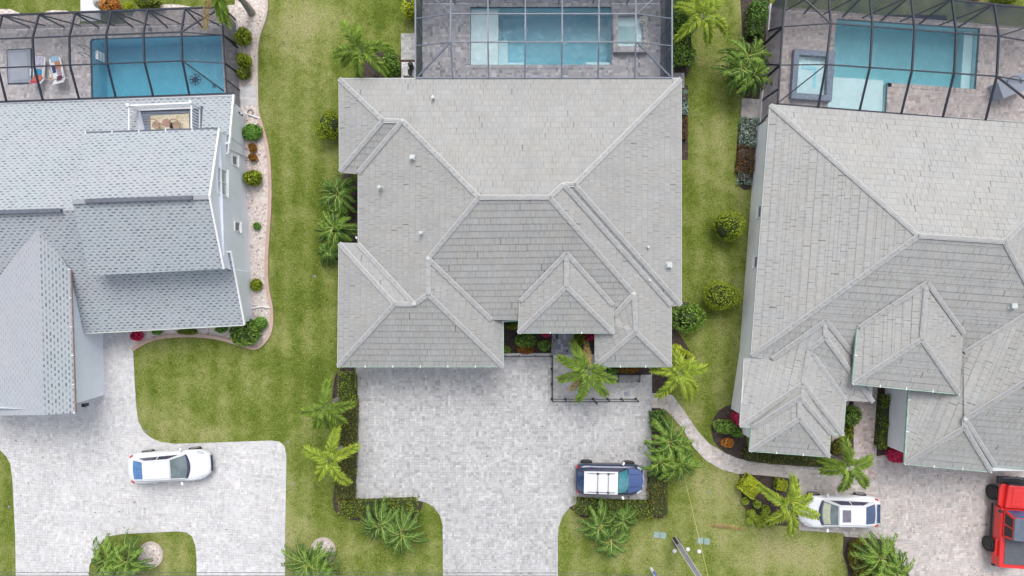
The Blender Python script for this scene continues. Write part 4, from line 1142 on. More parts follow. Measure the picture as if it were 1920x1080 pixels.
flat("well", [(1158, 51), (1189, 51), (1189, 83), (1158, 83)], .11, .02, pm("spa_well", (.26, .45, .46), .6, .1), ms)

# --- right pool
rp = pool("pale turquoise pool of the right house with a bright step at its right end",
     [(1568, 36), (1836, 54), (1828, 168), (1708, 158.5), (1663, 156), (1660, 214), (1550, 206)], [(1440, 12), (2040, 62), (2020, 250), (1424, 225)], 'paver_deck_pink', depth=1.15, water='w_clear', plaster='plaster_right')
step(rp, [(1557, 141), (1661, 148), (1659.5, 213), (1551, 205)], -.26, 1.15, "sun_shelf")
step(rp, [(1818, 53.5), (1835, 54.7), (1827.3, 167), (1810, 165.5)], -.42, 1.15)
rs = empty("spa", W(1518, 145, .06), "spa with a blue grey tiled rim beside the shallow shelf of the right pool", "spa")
spa(rs, [(1484, 96), (1560, 102), (1553, 193), (1478, 188)], [(1493, 107), (1547, 111), (1543, 182), (1488, 178)], None, [(1500, 123), (1530, 125), (1527, 165), (1498, 163)], .42, 'spa_rim', 'w_clear')
flat("bench", [(1502, 124), (1530, 126), (1529, 132), (1502, 130)], .10, .02, M['plaster'], rs)
flat("bench", [(1524, 131), (1530, 131), (1528, 166), (1523, 166)], .10, .02, M['plaster'], rs)

def enclosure(label, loc, beams, roofq, wallq, mat_f, mat_s, mat_w, knee=None):
    root = empty("pool_enclosure", loc, label, "screen enclosure")
    for key, nm in (('rafter', 'rafter'), ('purlin', 'purlin'), ('post', 'post'), ('brace', 'brace')):
        for pts, wd in beams.get(key, []):
            mb = MB()
            P = [p if isinstance(p, Vector) else W(*p) for p in pts]
            for a, b in zip(P[:-1], P[1:]): mb.beam(a, b, wd, wd * 1.15)
            for p in P[1:-1]: mb.ball(p, wd * .58, 8, 6)
            mb.build(nm, M[mat_f], root)
    mb = MB()
    for q in roofq: mb.face([p if isinstance(p, Vector) else W(*p) for p in q])
    mb.build("roof_screen", M[mat_s], root)
    for q in wallq:
        mb = MB(); mb.face([p if isinstance(p, Vector) else W(*p) for p in q]); mb.build("wall_screen", M[mat_w], root)
    if knee:
        for a, b in knee:
            mb = MB(); A = W(*a); B = W(*b); mb.beam((A.x, A.y, .18), (B.x, B.y, .18), .07, .36); mb.build("knee_wall", M['white'], root)
    return root

# middle enclosure
zt, zf = 2.75, 3.75
N_ = lambda x: (x, -34, zt); 
b = dict(rafter=[], purlin=[], post=[], brace=[])
xs_s = [(849, 845), (916, 915), (984, 985), (1053, 1054), (1121, 1123), (1190, 1192)]
for xs, xt in xs_s: b['rafter'].append(([(xs, 147, 3.0), (xt, 79, zf), (xt, 26, zf), (xt - (xt - xs) * .2, -34, zt)], .08))
b['rafter'] += [([(779, 147, 2.9), (779, -34, zt)], .08), ([(1260, 147, 2.9), (1260, -34, zt)], .08), ([(779, -34, zt), (1260, -34, zt)], .08), ([(779, 146, 2.98), (1260, 146, 2.98)], .08)]
b['purlin'] += [([(845, 79, zf), (1192, 79, zf)], .06), ([(845, 26, zf), (1192, 26, zf)], .06),
                ([(779, 86, zt + .1), (845, 79, zf)], .05), ([(779, 35, zt + .05), (845, 26, zf)], .05), ([(1260, 86, zt + .1), (1192, 79, zf)], .05), ([(1260, 35, zt + .05), (1192, 26, zf)], .05)]
b['brace'] += [([(845, 79, zf), (784, 143, 2.95)], .08), ([(1194, 79, zf), (1256, 143, 2.95)], .08), ([(845, 26, zf), (784, -30, zt)], .05), ([(1194, 26, zf), (1256, -30, zt)], .05)]
def ground(p, z=.08):
    q = W(*p); return Vector((q.x, q.y, z))
for p in [(779, y, zt) for y in (-34, 35, 86, 143)] + [(1260, y, zt) for y in (-34, 35, 86, 143)] + [(x, -34, zt) for _, x in xs_s]:
    b['post'].append(([ground(p), W(*p)], .07))
sw, se, nw, ne = (779, 147, 2.9), (1260, 147, 2.9), (779, -34, zt), (1260, -34, zt); f1, f2, f3, f4 = (845, 79, zf), (1192, 79, zf), (1192, 26, zf), (845, 26, zf)
enclosure("dark screened pool enclosure attached to the back of the middle house", W(1020, 60, 0), b,
          [[sw, se, f2, f1], [f1, f2, f3, f4], [f4, f3, ne, nw], [sw, f1, f4, nw], [se, ne, f3, f2]],
          [[sw, nw, ground(nw), ground(sw)], [se, ne, ground(ne), ground(se)], [nw, ne, ground(ne), ground(nw)]], 'frame_mid', 'screen_mid', 'screen_wall')
# left enclosure
zt, zf = 2.1, 2.9
b = dict(rafter=[], purlin=[], post=[], brace=[])
R1 = [((-62, 31), (-78, 76), (-74, 130), (-56, 192)), ((4, 29), (-7, 74), (-4, 127), (12, 190)), ((73, 28), (61, 71), (64, 125), (80, 187.5)), ((141, 25.5), (130, 68), (131, 122), (148, 185)), ((209, 22), (199, 65.5), (201, 119), (217, 182)), ((277, 19), (269, 62.5), (271, 116.5), (287, 180)), ((347, 16), (340, 60), (342, 114), (355, 178))]
for q in R1: b['rafter'].append(([(*q[0], zt), (*q[1], zf), (*q[2], zf), (*q[3], 2.15)], .08))
b['rafter'] += [([(-62, 31, zt), (417, 13, zt)], .09), ([(417, 13, zt), (418, 66, zt), (421, 118, zt), (425, 174, zt)], .07), ([(-60, 193, 2.1), (438, 175, 2.12)], .08)]
b['purlin'] += [([(-78, 76, zf), (340, 60, zf)], .06), ([(-74, 130, zf), (342, 114, zf)], .06), ([(340, 60, zf), (418, 66, zt)], .05), ([(342, 114, zf), (421, 118, zt)], .05)]
b['brace'] += [([(340, 60, zf), (371, 40, 2.45), (417, 14, zt)], .07), ([(342, 114, zf), (420, 171, zt)], .08)]
base_e = [(443, 38), (446, 90), (449, 140), (452, 210)]
def g0(x, y): v = W(x, y, 0); v.z = .08; return v
tops = [(417, 13, zt), (418, 66, zt), (421, 118, zt), (425, 172, zt)]
for t, g in zip(tops, base_e): b['post'].append(([g0(*g), W(*t)], .07))
b['brace'] += [([g0(444, 84), W(419, 66, zt)], .07), ([g0(446, 136), W(421, 120, zt)], .07), ([g0(450, 170), W(422, 148, zt)], .06)]
for q in R1[1:]:
    b['post'].append(([W(*q[0], zt), Vector((W(*q[0], zt).x, g0(0, 52).y - .02 * 0, .08))], .07))
    b['brace'].append(([W(q[0][0] + 3, q[0][1], zt), Vector((W(*q[0], zt).x + 1.1, g0(0, 52).y, .3))], .06))
b['brace'].append(([W(438, 182, 1.9), W(438, 205, 1.6), W(454, 216, .3)], .09))
nwb = g0(-60, 58); neb = g0(443, 46)
enclosure("dark framed screen enclosure over the pool behind the blue grey house", W(300, 120, 0), b,
          [[(-62, 31, zt), (417, 13, zt), (340, 60, zf), (-78, 76, zf)], [(-78, 76, zf), (340, 60, zf), (342, 114, zf), (-74, 130, zf)], [(-74, 130, zf), (342, 114, zf), (355, 178, 2.15), (-56, 192, 2.1)],
           [(342, 114, zf), (421, 172, zt), (355, 178, 2.13)], [(340, 60, zf), (417, 13, zt), (421, 172, zt), (342, 114, zf)]],
          [[(-62, 31, zt), (417, 13, zt), neb, nwb], [(417, 13, zt), (425, 174, zt), g0(452, 210), g0(443, 38)]], 'frame_dark', 'screen', 'screen_wall_l')
# right enclosure
zt, zf = 2.9, 3.9
b = dict(rafter=[], purlin=[], post=[], brace=[])
R2 = [((1552, -24), (1558, 44), (1549, 121), (1534, 201)), ((1630, -18), (1636, 50), (1631, 126), (1612, 206)), ((1708, -8), (1715, 56), (1710, 132), (1690, 213)), ((1785, -1), (1793, 61), (1789, 137), (1768, 219)), ((1864, 8), (1873, 68), (1869, 143), (1848, 225))]
for q in R2: b['rafter'].append(([(*q[0], zt), (*q[1], zf), (*q[2], zf), (*q[3], 3.05)], .085))
b['rafter'] += [([(1476, -32, zt), (1468, 50, zt), (1463, 122, zt), (1459, 193, 2.95)], .08), ([(1476, -32, zt), (1864, 8, zt), (2010, 24, zt)], .08), ([(1459, 195, 2.98), (2010, 240, 3.0)], .08), ([(2010, 24, zt), (1996, 240, zt)], .1)]
b['purlin'] += [([(1558, 44, zf), (1873, 68, zf)], .06), ([(1549, 121, zf), (1869, 143, zf)], .06), ([(1468, 50, zt), (1558, 44, zf)], .05), ([(1463, 122, zt), (1549, 121, zf)], .05), ([(1873, 68, zf), (2004, 90, zt)], .05), ([(1869, 143, zf), (2000, 166, zt)], .05)]
b['brace'] += [([(1549, 121, zf), (1460, 192, 2.95)], .06), ([(1558, 44, zf), (1478, -30, zt)], .07), ([(1873, 68, zf), (2010, 24, zt)], .07), ([(1869, 143, zf), (1990, 238, zt)], .08)]
bw = [(1443, -4), (1437, 60), (1431, 122), (1421, 238)]
tw = [(1476, -32, zt), (1468, 50, zt), (1463, 122, zt), (1459, 193, 2.95)]
for t, g in zip(tw, bw): b['post'].append(([g0(*g), W(*t)], .07))
b['brace'] += [([g0(1434, 82), W(1468, 50, zt)], .09), ([g0(1429, 152), W(1463, 122, zt)], .09), ([g0(1426, 190), W(1461, 166, zt)], .07)]
for q in R2:
    p = W(*q[0], zt); Yb = 1.0
    gb = Vector((p.x, (540 - (14 + (q[0][0] - 1476) * .083 + 6)) / 32 , .08)); b['post'].append(([gb, p], .07)); b['brace'].append(([W(q[0][0], q[0][1], zt), gb + Vector((-1.3, 0, .3))], .06))
enclosure("dark screened enclosure over the pool of the right house, braced at its corners", W(1680, 110, 0), b,
          [[(1476, -32, zt), (2010, 24, zt), (1873, 68, zf), (1558, 44, zf)], [(1558, 44, zf), (1873, 68, zf), (1869, 143, zf), (1549, 121, zf)], [(1549, 121, zf), (1869, 143, zf), (2000, 239, 3.0), (1459, 195, 2.98)],
           [(1476, -32, zt), (1558, 44, zf), (1549, 121, zf), (1459, 195, 2.98)], [(2010, 24, zt), (2000, 239, 3.0), (1869, 143, zf), (1873, 68, zf)]],
          [[(1476, -32, zt), (2010, 24, zt), g0(1960, 60), g0(1443, 18)], [(1476, -32, zt), (1459, 193, 2.95), g0(1421, 238), g0(1443, 14)]], 'frame_dark', 'screen', 'screen_wall',
          knee=[((1441, 12), (1436, 64)), ((1429, 132), (1422, 232))])

# furniture inside the enclosures
def lounger(px, py, rz, label, towels):
    p = W(px, py, 0)
    root = empty("sun_lounger", (p.x, p.y, .07), label, "sun lounger", "sun loungers on the left pool deck", rz)
    Mx = Matrix.Translation((p.x, p.y, .07)) @ Matrix.Rotation(rz, 4, 'Z')
    def bx(name, parts, mat, par=root):
        mb = MB()
        for c, d, ang in parts:
            mb.box((0, 0, 0), d, M=Mx @ Matrix.Translation(c) @ Matrix.Rotation(ang, 4, 'X'))
        return mb.build(name, mat, par)
    bx("frame", [((s * .31, .05, .30), (.04, 1.25, .04), 0) for s in (-1, 1)] + [((0, -.55, .30), (.6, .04, .04), 0), ((0, .68, .30), (.6, .04, .04), 0)] + [((s * .31, -.72, .42), (.04, .5, .04), -.7) for s in (-1, 1)], M['white'])
    bx("seat", [((0, .1, .32), (.58, 1.15, .03), 0)], M['white'])
    bx("backrest", [((0, -.72, .44), (.58, .52, .03), -.7)], M['white'])
    for s in (-1, 1):
        for y in (-.5, .6): bx("leg", [((s * .31, y, .15), (.035, .035, .3), 0)], M['white'])
        bx("armrest", [((s * .35, -.25, .48), (.05, .4, .025), 0)], M['white'])
    rng = random.Random(int(px))
    for (y0, y1, x0, x1, colr) in towels:
        mb = MB(); nx_, ny_ = 5, 6
        def hz(y): return .345 + (max(0, -.5 - y) * .82)
        g = [[Mx @ Vector((x0 + (x1 - x0) * i / nx_ + rng.uniform(-.015, .015), y0 + (y1 - y0) * j / ny_ + rng.uniform(-.015, .015), hz(y0 + (y1 - y0) * j / ny_) + rng.uniform(0, .025))) for i in range(nx_ + 1)] for j in range(ny_ + 1)]
        for j in range(ny_):
            for i in range(nx_): mb.face([g[j][i], g[j][i + 1], g[j + 1][i + 1], g[j + 1][i]])
        mb.build("towel", pm("towel_cloth", colr, .95, .3, 9, .3, fs=14), root, smooth=True)
lounger(82, 134, R(-3), "left sun lounger, covered by lilac, blue and red towels", [(.25, .75, -.27, .26, (.50, .48, .62)), (-.02, .25, -.25, .27, (.45, .42, .5)), (-.35, -.02, -.26, .26, (.04, .28, .48)), (-.75, -.35, -.26, .26, (.52, .14, .09)), (-.93, -.75, -.24, .25, (.55, .05, .07))])
lounger(116, 135, R(14), "right sun lounger with a crumpled orange and navy towel, beside the pool ladder", [(.45, .8, -.22, .26, (.32, .52, .66)), (.05, .45, -.05, .28, (.55, .22, .08)), (-.35, .05, -.02, .26, (.45, .30, .36)), (-.15, .22, -.27, -.06, (.02, .05, .16)), (-.7, -.38, -.1, .2, (.14, .03, .08))])
hat = empty("sun_hat", W(97.5, 146, .12), "round straw sun hat lying between the two loungers", "hat")
mb = MB(); c = W(97.5, 146, 0); mb.cyl((c.x, c.y, .08), .2, .02, 18, r2=.19); mb.build("brim", pm("straw", (.62, .50, .38), .9, .15, 8), hat); mb = MB(); mb.ball((c.x, c.y, .12), .1, 12, 6, squash=.8); mb.build("crown", pm("straw_dark", (.5, .4, .3), .9, .15, 8), hat)
c = W(66 / 3.6 * 0 + 282, 56, 0)
mb = MB(); mb.cyl((W(283, 56).x, W(283, 56).y, .062), .13, .012, 16); tag(mb.build("deck_drain", M['frame_mid']), "small round dark drain lid in the left pool deck, above the turquoise pool", "drain lid")
# rug, table, chairs on the roof balcony
def m_rug():
    n = NT("patterned_rug"); p = n.pos(); a = n.noise(p, 2.1, 3, .6, 2.5); b_ = n.noise(p, 4.5, 2, .5, 1.5)
    c = n.ramp(a, [(.3, (.55, .42, .30)), (.42, (.62, .55, .45)), (.5, (.42, .40, .22)), (.58, (.62, .50, .40)), (.7, (.50, .36, .32))], 'CONSTANT')
    n.col(n.mix(n.mr(b_, .55, .6), c, (.60, .53, .42))); return n.fin(.95, 0, .2)
rz = 2.18
def bq(a, b_, c, d, z): return [W(x, y, z) for x, y in (a, b_, c, d)]
mb = MB(); q = bq((282, 217), (354, 213), (356, 262), (284, 262), rz); mb.face(q[::-1])
for i in range(4):
    a, b_ = q[i], q[(i + 1) % 4]; mb.face([a, b_, b_ - Vector((0, 0, .02)), a - Vector((0, 0, .02))])
tag(mb.build("rug", m_rug()), "tan patterned rug on the grey boards of the roof balcony", "rug")
tb = W(315.5, 232, 2.6); t = empty("round_table", (tb.x, tb.y, rz), "small round brown table standing on the balcony rug", "table")
mb = MB(); mb.cyl((tb.x, tb.y, 2.76), .23, .03, 20); mb.build("table_top", pm("table_brown", (.28, .17, .14), .7, .15), t)
mb = MB(); mb.cyl((tb.x, tb.y, rz + .02), .03, .58, 8); mb.cyl((tb.x, tb.y, rz + .01), .16, .03, 14); mb.build("leg", M['black'], t)
for (px, py, rr, lb) in ((298, 237, .5, "left wicker chair beside the round balcony table, half under the eave"), (336, 237, -.5, "right wicker chair beside the round balcony table, half under the eave")):
    p = W(px, py, 2.3); ch = empty("wicker_chair", (p.x, p.y, rz), lb, "chair", "wicker chairs on the roof balcony", rr)
    wk = pm("wicker", (.42, .30, .22), .9, .3, 10, .4, fs=25)
    mb = MB(); mb.cyl((p.x, p.y, rz + .36), .22, .07, 14); mb.build("seat", wk, ch)
    mb = MB(); mb.tube([(p.x + .27 * math.cos(a), p.y + .25 * math.sin(a), rz + .62 + .12 * math.sin(a)) for a in [math.pi * k / 10 for k in range(11)]], .035, 6); mb.build("backrest", wk, ch)
    for k in range(4):
        a = k * math.pi / 2 + .78; mb = MB(); mb.cyl((p.x + .19 * math.cos(a), p.y + .19 * math.sin(a), rz + .01), .018, .36, 6); mb.build("leg", wk, ch)
# outdoor kitchen / grill corner of the right enclosure
g = W(1900, 160, .9); gr = empty("grill", (g.x, g.y, .08), "large pale covered grill in the far right corner of the right enclosure", "grill")
mb = MB(); mb.box((g.x, g.y, .5), (1.5, .9, .8), R(20)); mb.build("body", M['cover'], gr); mb = MB(); mb.box((g.x, g.y, .93), (1.65, 1.0, .05), R(20)); mb.build("counter", M['cover'], gr)
mb = MB(); mb.tube([(g.x + .45 * math.cos(R(20) + t) , g.y + .12 + .3 * math.sin(t), .96 + .28 * abs(math.sin(t))) for t in [math.pi * k / 8 for k in range(9)]], .04, 6); mb.build("lid_rim", M['frame_mid'], gr)
# pot plants by the spa
for (px, py, lb, lm) in ((1208, 38, "pot of white and dark foliage at the upper corner of the raised spa", 'lf_white'), (1210, 82, "pot of pale white flowers at the lower right corner of the raised spa", 'lf_white')):
    p = W(px, py, .5); t = empty("potted_plant", (p.x, p.y, .07), lb, "potted plant")
    mb = MB(); mb.cyl((p.x, p.y, .07), .13, .32, 12, r2=.18); mb.build("pot", M['frame_mid'], t)
    mb = MB(); rng = random.Random(px)
    for i in range(90):
        a = rng.uniform(0, math.tau); r = .26 * math.sqrt(rng.random()); z = .42 + .2 * rng.random() * (1 - r / .3)
        q = Vector((p.x + r * math.cos(a), p.y + r * math.sin(a), z)); d = Vector((rng.uniform(-1, 1), rng.uniform(-1, 1), rng.uniform(-.2, .5))).normalized() * .07; e = d.cross(Vector((0, 0, 1))).normalized() * .04
        mb.face([q - d, q + e, q + d, q - e])
    mb.build("foliage", M[lm], t)
# pool equipment beside the middle enclosure
pe = W(765, 131, .3); t = empty("pool_pump", (pe.x, pe.y, .02), "black and white pool pump equipment on a concrete pad against the middle enclosure", "pool pump")
mb = MB(); mb.box((pe.x, pe.y, .05), (.82, 1.05, .08)); mb.build("pad", M['concrete'], t)
mb = MB(); mb.cyl((pe.x + .18, pe.y + .22, .09), .15, .5, 14); mb.ball((pe.x + .18, pe.y + .22, .6), .15, 12, 6, squash=.6); mb.build("filter", M['black'], t)
mb = MB(); mb.tube([(pe.x + .1, pe.y - .25, .25), (pe.x + .1, pe.y + .02, .25)], .12, 12); mb.build("motor", M['black'], t)
mb = MB(); mb.tube([(pe.x + .05, pe.y - .3, .28), (pe.x - .25, pe.y - .3, .3), (pe.x - .3, pe.y + .3, .32), (pe.x - .05, pe.y + .38, .35), (pe.x + .12, pe.y + .3, .45)], .035, 8); mb.build("pipe", M['white'], t)
mb = MB(); mb.tube([(pe.x - .38, pe.y + .45, .12), (pe.x - .38, pe.y - .45, .14), (pe.x - .2, pe.y - .5, .16)], .035, 8); mb.build("pipe", M['white'], t)
mb = MB(); mb.box((pe.x + .05, pe.y - .46, .25), (.55, .14, .4)); mb.build("heater", M['black'], t)
# ================================================================ vehicles
def m_car(name, colr, rough=.25, metal=0.0):
    n = NT(name); n.col(colr); n.fin(rough, metal, .5); n.b.inputs["Coat Weight"].default_value = .5; n.b.inputs["Coat Roughness"].default_value = .05
    return n.mat
M['car_white'] = m_car("car_paint_white", (.68, .69, .71))
M['car_blue'] = m_car("car_paint_blue", (.06, .10, .25), .3, .15)
M['car_navy'] = m_car("car_paint_navy", (.02, .03, .07), .3, .2)
M['car_red'] = m_car("car_paint_red", (.62, .02, .018), .3)
M['tyre'] = pm("tyre_rubber", (.02, .02, .022), .9, .1)
M['rim'] = pm("rim_alloy", (.42, .43, .45), .35, .1, 6, metal=.6)
M['rim_dark'] = pm("rim_black", (.035, .035, .04), .4, .1, 6)
M['gl_ws'] = pm("windscreen_sky_tone", (.13, .17, .18), .08, .25, 3, spec=.9)  # grey-teal base: sky reflection put into the glass colour
M['gl_teal'] = pm("windscreen_sky_teal", (.05, .20, .24), .08, .35, 4, spec=.9)  # teal base carries the sky's reflection in the glass
M['gl_side'] = pm("side_window_tint", (.035, .035, .09), .08, .25, 3, spec=.8)
M['gl_rear'] = pm("rear_window_sky_blue", (.05, .16, .38), .08, .3, 3, spec=.8)  # blue of the reflected sky put into the glass colour
M['gl_navy'] = pm("rear_window_navy", (.03, .06, .14), .08, .3, 3, spec=.8)
M['lamp_red'] = pm("tail_lamp_red", (.50, .03, .03), .2, .1)
M['lamp_clear'] = pm("head_lamp_clear", (.45, .48, .52), .15, .15, 6)
M['trim'] = pm("black_trim", (.025, .025, .03), .5, .1)
M['softtop'] = pm("grey_softtop", (.13, .16, .21), .9, .10, 3, .3, fs=30)
M['tonneau'] = pm("bed_cover_grey", (.11, .12, .14), .8, .12, 3, .3, fs=25)
M['sunroof'] = pm("sunroof_glass", (.16, .15, .19), .1, .2, 4, spec=.8)
M['shade'] = pm("sun_shade", (.42, .44, .33), .7, .15, 5)

class Car:
    """local frame: +x = forward, z up, origin on the ground at the middle"""
    def __init__(s, label, px, py, heading, cat="car", name="parked_car", zc=.0):
        p = W(px, py, zc); s.root = empty(name, (p.x, p.y, .03), label, cat, None, heading)
        s.Mx = Matrix.Translation((p.x, p.y, .03)) @ Matrix.Rotation(heading, 4, 'Z')
    def mesh(s, name, mat, fn, parent=None, smooth=False, sub=0, weld=False, label=None):
        mb = MB(); fn(mb)
        mb.v = [tuple(s.Mx @ Vector(v)) for v in mb.v]
        o = mb.build(name, M[mat] if isinstance(mat, str) else mat, parent or s.root, smooth=smooth, weld=weld, label=label)
        if sub:
            m = o.modifiers.new("sub", 'SUBSURF'); m.levels = sub; m.render_levels = sub
        return o
    def body(s, st, mat, name="body"):
        """st: list of (x, half width, z shoulder, z centre, z low)"""
        def fn(mb):
            rings = []
            for (x, w_, zs, zc, zl) in st:
                half = [(.0, zl), (w_ * .78, zl), (w_ * .97, zl + .05), (w_, zl + (zs - zl) * .45), (w_ * .985, zs - .10), (w_ * .91, zs - .01), (w_ * .62, zs + (zc - zs) * .8), (0, zc)]
                r = [(x, y, z) for y, z in half] + [(x, -y, z) for y, z in half[-2:0:-1]]
                rings.append(r)
            n = len(rings[0])
            for a, b in zip(rings[:-1], rings[1:]):
                for k in range(n): mb.face([a[k], a[(k + 1) % n], b[(k + 1) % n], b[k]])
            mb.face(rings[0]); mb.face(rings[-1][::-1])
        return s.mesh(name, mat, fn, smooth=True, sub=2, weld=True)
    def patch(s, mb, P, nu=6, nv=4, u0=0, u1=1, v0=0, v1=1, off=0, bulge=(0, 0, 0), crown=(0, 0, 0)):
        """P = p00,p10,p11,p01; bulge acts at v=0 edge, crown in the middle of the patch"""
        P = [Vector(p) for p in P]; n = (P[1] - P[0]).cross(P[3] - P[0]).normalized(); B = Vector(bulge); C = Vector(crown)
        g = []
        for j in range(nv + 1):
            v = v0 + (v1 - v0) * j / nv; row = []
            for i in range(nu + 1):
                u = u0 + (u1 - u0) * i / nu
                q = P[0].lerp(P[1], u).lerp(P[3].lerp(P[2], u), v) + B * (4 * u * (1 - u) * (1 - v)) + C * (4 * u * (1 - u) * (4 * v * (1 - v) * .5 + .5)) + n * off
                row.append(q)
            g.append(row)
        for j in range(nv):
            for i in range(nu): mb.face([g[j][i], g[j][i + 1], g[j + 1][i + 1], g[j + 1][i]])
    def cabin(s, A, B, C, D, zb, zr, paint, roofpaint, gl_f, gl_r, gl_s, rearbulge=.08, zd=None, crown=.05, pillar=None):
        """A windscreen foot, B roof front, C roof rear, D rear glass foot as (x, half width)"""
        zd = zd or zb
        a = [(A[0], sg * A[1], zb) for sg in (-1, 1)]; b = [(B[0], sg * B[1], zr) for sg in (-1, 1)]
        c = [(C[0], sg * C[1], zr - .02) for sg in (-1, 1)]; d = [(D[0], sg * D[1], zd) for sg in (-1, 1)]
        WS = [a[0], a[1], b[1], b[0]]; RW = [d[1], d[0], c[0], c[1]]; RF = [b[0], b[1], c[1], c[0]]
        def shell(mb):
            s.patch(mb, WS, bulge=(.14, 0, .0), crown=(0, 0, .0)); s.patch(mb, RW, bulge=(-rearbulge, 0, 0))
            for sg in (0, 1):
                q = [a[sg], d[sg], c[sg], b[sg]]
                if sg: q = [d[sg], a[sg], b[sg], c[sg]]
                s.patch(mb, q)
        s.mesh("pillar", pillar or paint, shell, smooth=True)
        s.mesh("roof", roofpaint, lambda mb: s.patch(mb, RF, 8, 8, -.02, 1.02, -.01, 1.01, .012, crown=(0, 0, crown)), smooth=True)
        s.mesh("windscreen", gl_f, lambda mb: s.patch(mb, WS, 8, 4, .04, .96, .04, .94, .014, bulge=(.14, 0, 0)), smooth=True)
        s.mesh("rear_window", gl_r, lambda mb: s.patch(mb, RW, 8, 4, .07, .93, .08, .93, .014, bulge=(-rearbulge, 0, 0)), smooth=True)
        for sg in (0, 1):
            q = [d[sg], a[sg], b[sg], c[sg]] if sg == 0 else [a[sg], d[sg], c[sg], b[sg]]
            m_ = .49
            for (u0, u1) in ((.10, m_), (m_ + .03, .90)):
                def lens(mb, q=q, u0=u0, u1=u1):
                    s.patch(mb, q, 4, 2, u0, u1, .12, .90, .012)
                s.mesh("side_window", gl_s, lens, smooth=True)
        s.roofP = RF; s.WS = WS
        for u0 in (.035, .945): s.mesh('roof_seam', 'rim', lambda mb, u0=u0: s.patch(mb, RF, 2, 8, u0, u0 + .02, 0, 1, .016, crown=(0, 0, crown)))
    def wheels(s, xf, xr, hw, r=.34, wd=.22, rim='rim'):
        for x in (xf, xr):
            for sg in (-1, 1):
                y = sg * (hw - wd / 2)
                def fn(mb, x=x, y=y):
                    n = 22
                    prof = [(-wd / 2, r * .72), (-wd / 2, r * .93), (-wd / 2 + .03, r), (wd / 2 - .03, r), (wd / 2, r * .93), (wd / 2, r * .72)]
                    for k in range(n):
                        t0 = math.tau * k / n; t1 = math.tau * (k + 1) / n
                        for (ya, ra), (yb, rb) in zip(prof[:-1], prof[1:]):
                            mb.face([(x + ra * math.cos(t0), y + ya, r + ra * math.sin(t0)), (x + ra * math.cos(t1), y + ya, r + ra * math.sin(t1)), (x + rb * math.cos(t1), y + yb, r + rb * math.sin(t1)), (x + rb * math.cos(t0), y + yb, r + rb * math.sin(t0))])
                t = s.mesh("wheel", 'tyre', fn, smooth=False)
                def fr(mb, x=x, y=y, sg=sg):
                    n = 10; yy = y + sg * wd * .5
                    for k in range(n):
                        t0 = math.tau * k / n; w_ = .16
                        P = [(x + r * .12 * math.cos(t0 - .8), yy, r + r * .12 * math.sin(t0 - .8)), (x + r * .72 * math.cos(t0 - w_), yy, r + r * .72 * math.sin(t0 - w_)), (x + r * .72 * math.cos(t0 + w_), yy, r + r * .72 * math.sin(t0 + w_)), (x + r * .12 * math.cos(t0 + .8), yy, r + r * .12 * math.sin(t0 + .8))]
                        mb.face(P)
                        t1 = math.tau * (k + 1) / n
                        mb.face([(x + r * q * math.cos(t), yy + (sg * .004 if q > .7 else 0), r + r * q * math.sin(t)) for q, t in ((.68, t0), (.76, t0), (.76, t1), (.68, t1))])
                    mb.face([(x + r * .72 * math.cos(math.tau * k / 16), yy - sg * .05, r + r * .72 * math.sin(math.tau * k / 16)) for k in range(16)])
                s.mesh("rim", rim, fr, parent=t)
    def box(s, name, mat, c, d, rz=0, ry=0, sub=0):
        def fn(mb):
            m = Matrix.Translation(c) @ Matrix.Rotation(rz, 4, 'Z') @ Matrix.Rotation(ry, 4, 'Y')
            mb.box((0, 0, 0), d, M=m)
        return s.mesh(name, mat, fn)
    def bev(s, name, mat, c, d, r=.03, rz=0):
        o = s.box(name, mat, c, d, rz)
        m = o.modifiers.new("bevel", 'BEVEL'); m.width = r; m.segments = 3; m.limit_method = 'NONE'
        bm = bmesh.new(); bm.from_mesh(o.data); bmesh.ops.remove_doubles(bm, verts=bm.verts, dist=1e-4); bm.to_mesh(o.data); bm.free()
        return o

def sedan_stations(L, w_, zl=.30, rear_up=0.0):
    h = L / 2
    # rear .. front
    return [(-h, w_ * .55, .60, .66, .42), (-h + .06, w_ * .74, .74, .84, .36), (-h + .28, w_ * .90, .84, .98 + rear_up, .32), (-h + .62, w_ * .985, .88, 1.0 + rear_up, .30),
            (-h + .78, w_, .89, 1.0, .56), (-h + 1.02, w_, .90, .98, .66), (-h + 1.26, w_, .90, .96, .56), (-h + 1.42, w_ * .985, .90, .95, .26), (-.2, w_ * .97, .91, .95, .24), (.5, w_ * .97, .90, .95, .24),
            (h - 1.38, w_ * .98, .88, .96, .26), (h - 1.24, w_, .87, .95, .56), (h - 1.0, w_ * .995, .85, .92, .66), (h - .76, w_ * .98, .82, .88, .56), (h - .60, w_ * .95, .79, .85, .30),
            (h - .34, w_ * .86, .73, .80, .28), (h - .12, w_ * .70, .65, .71, .28), (h, w_ * .45, .54, .58, .34)]

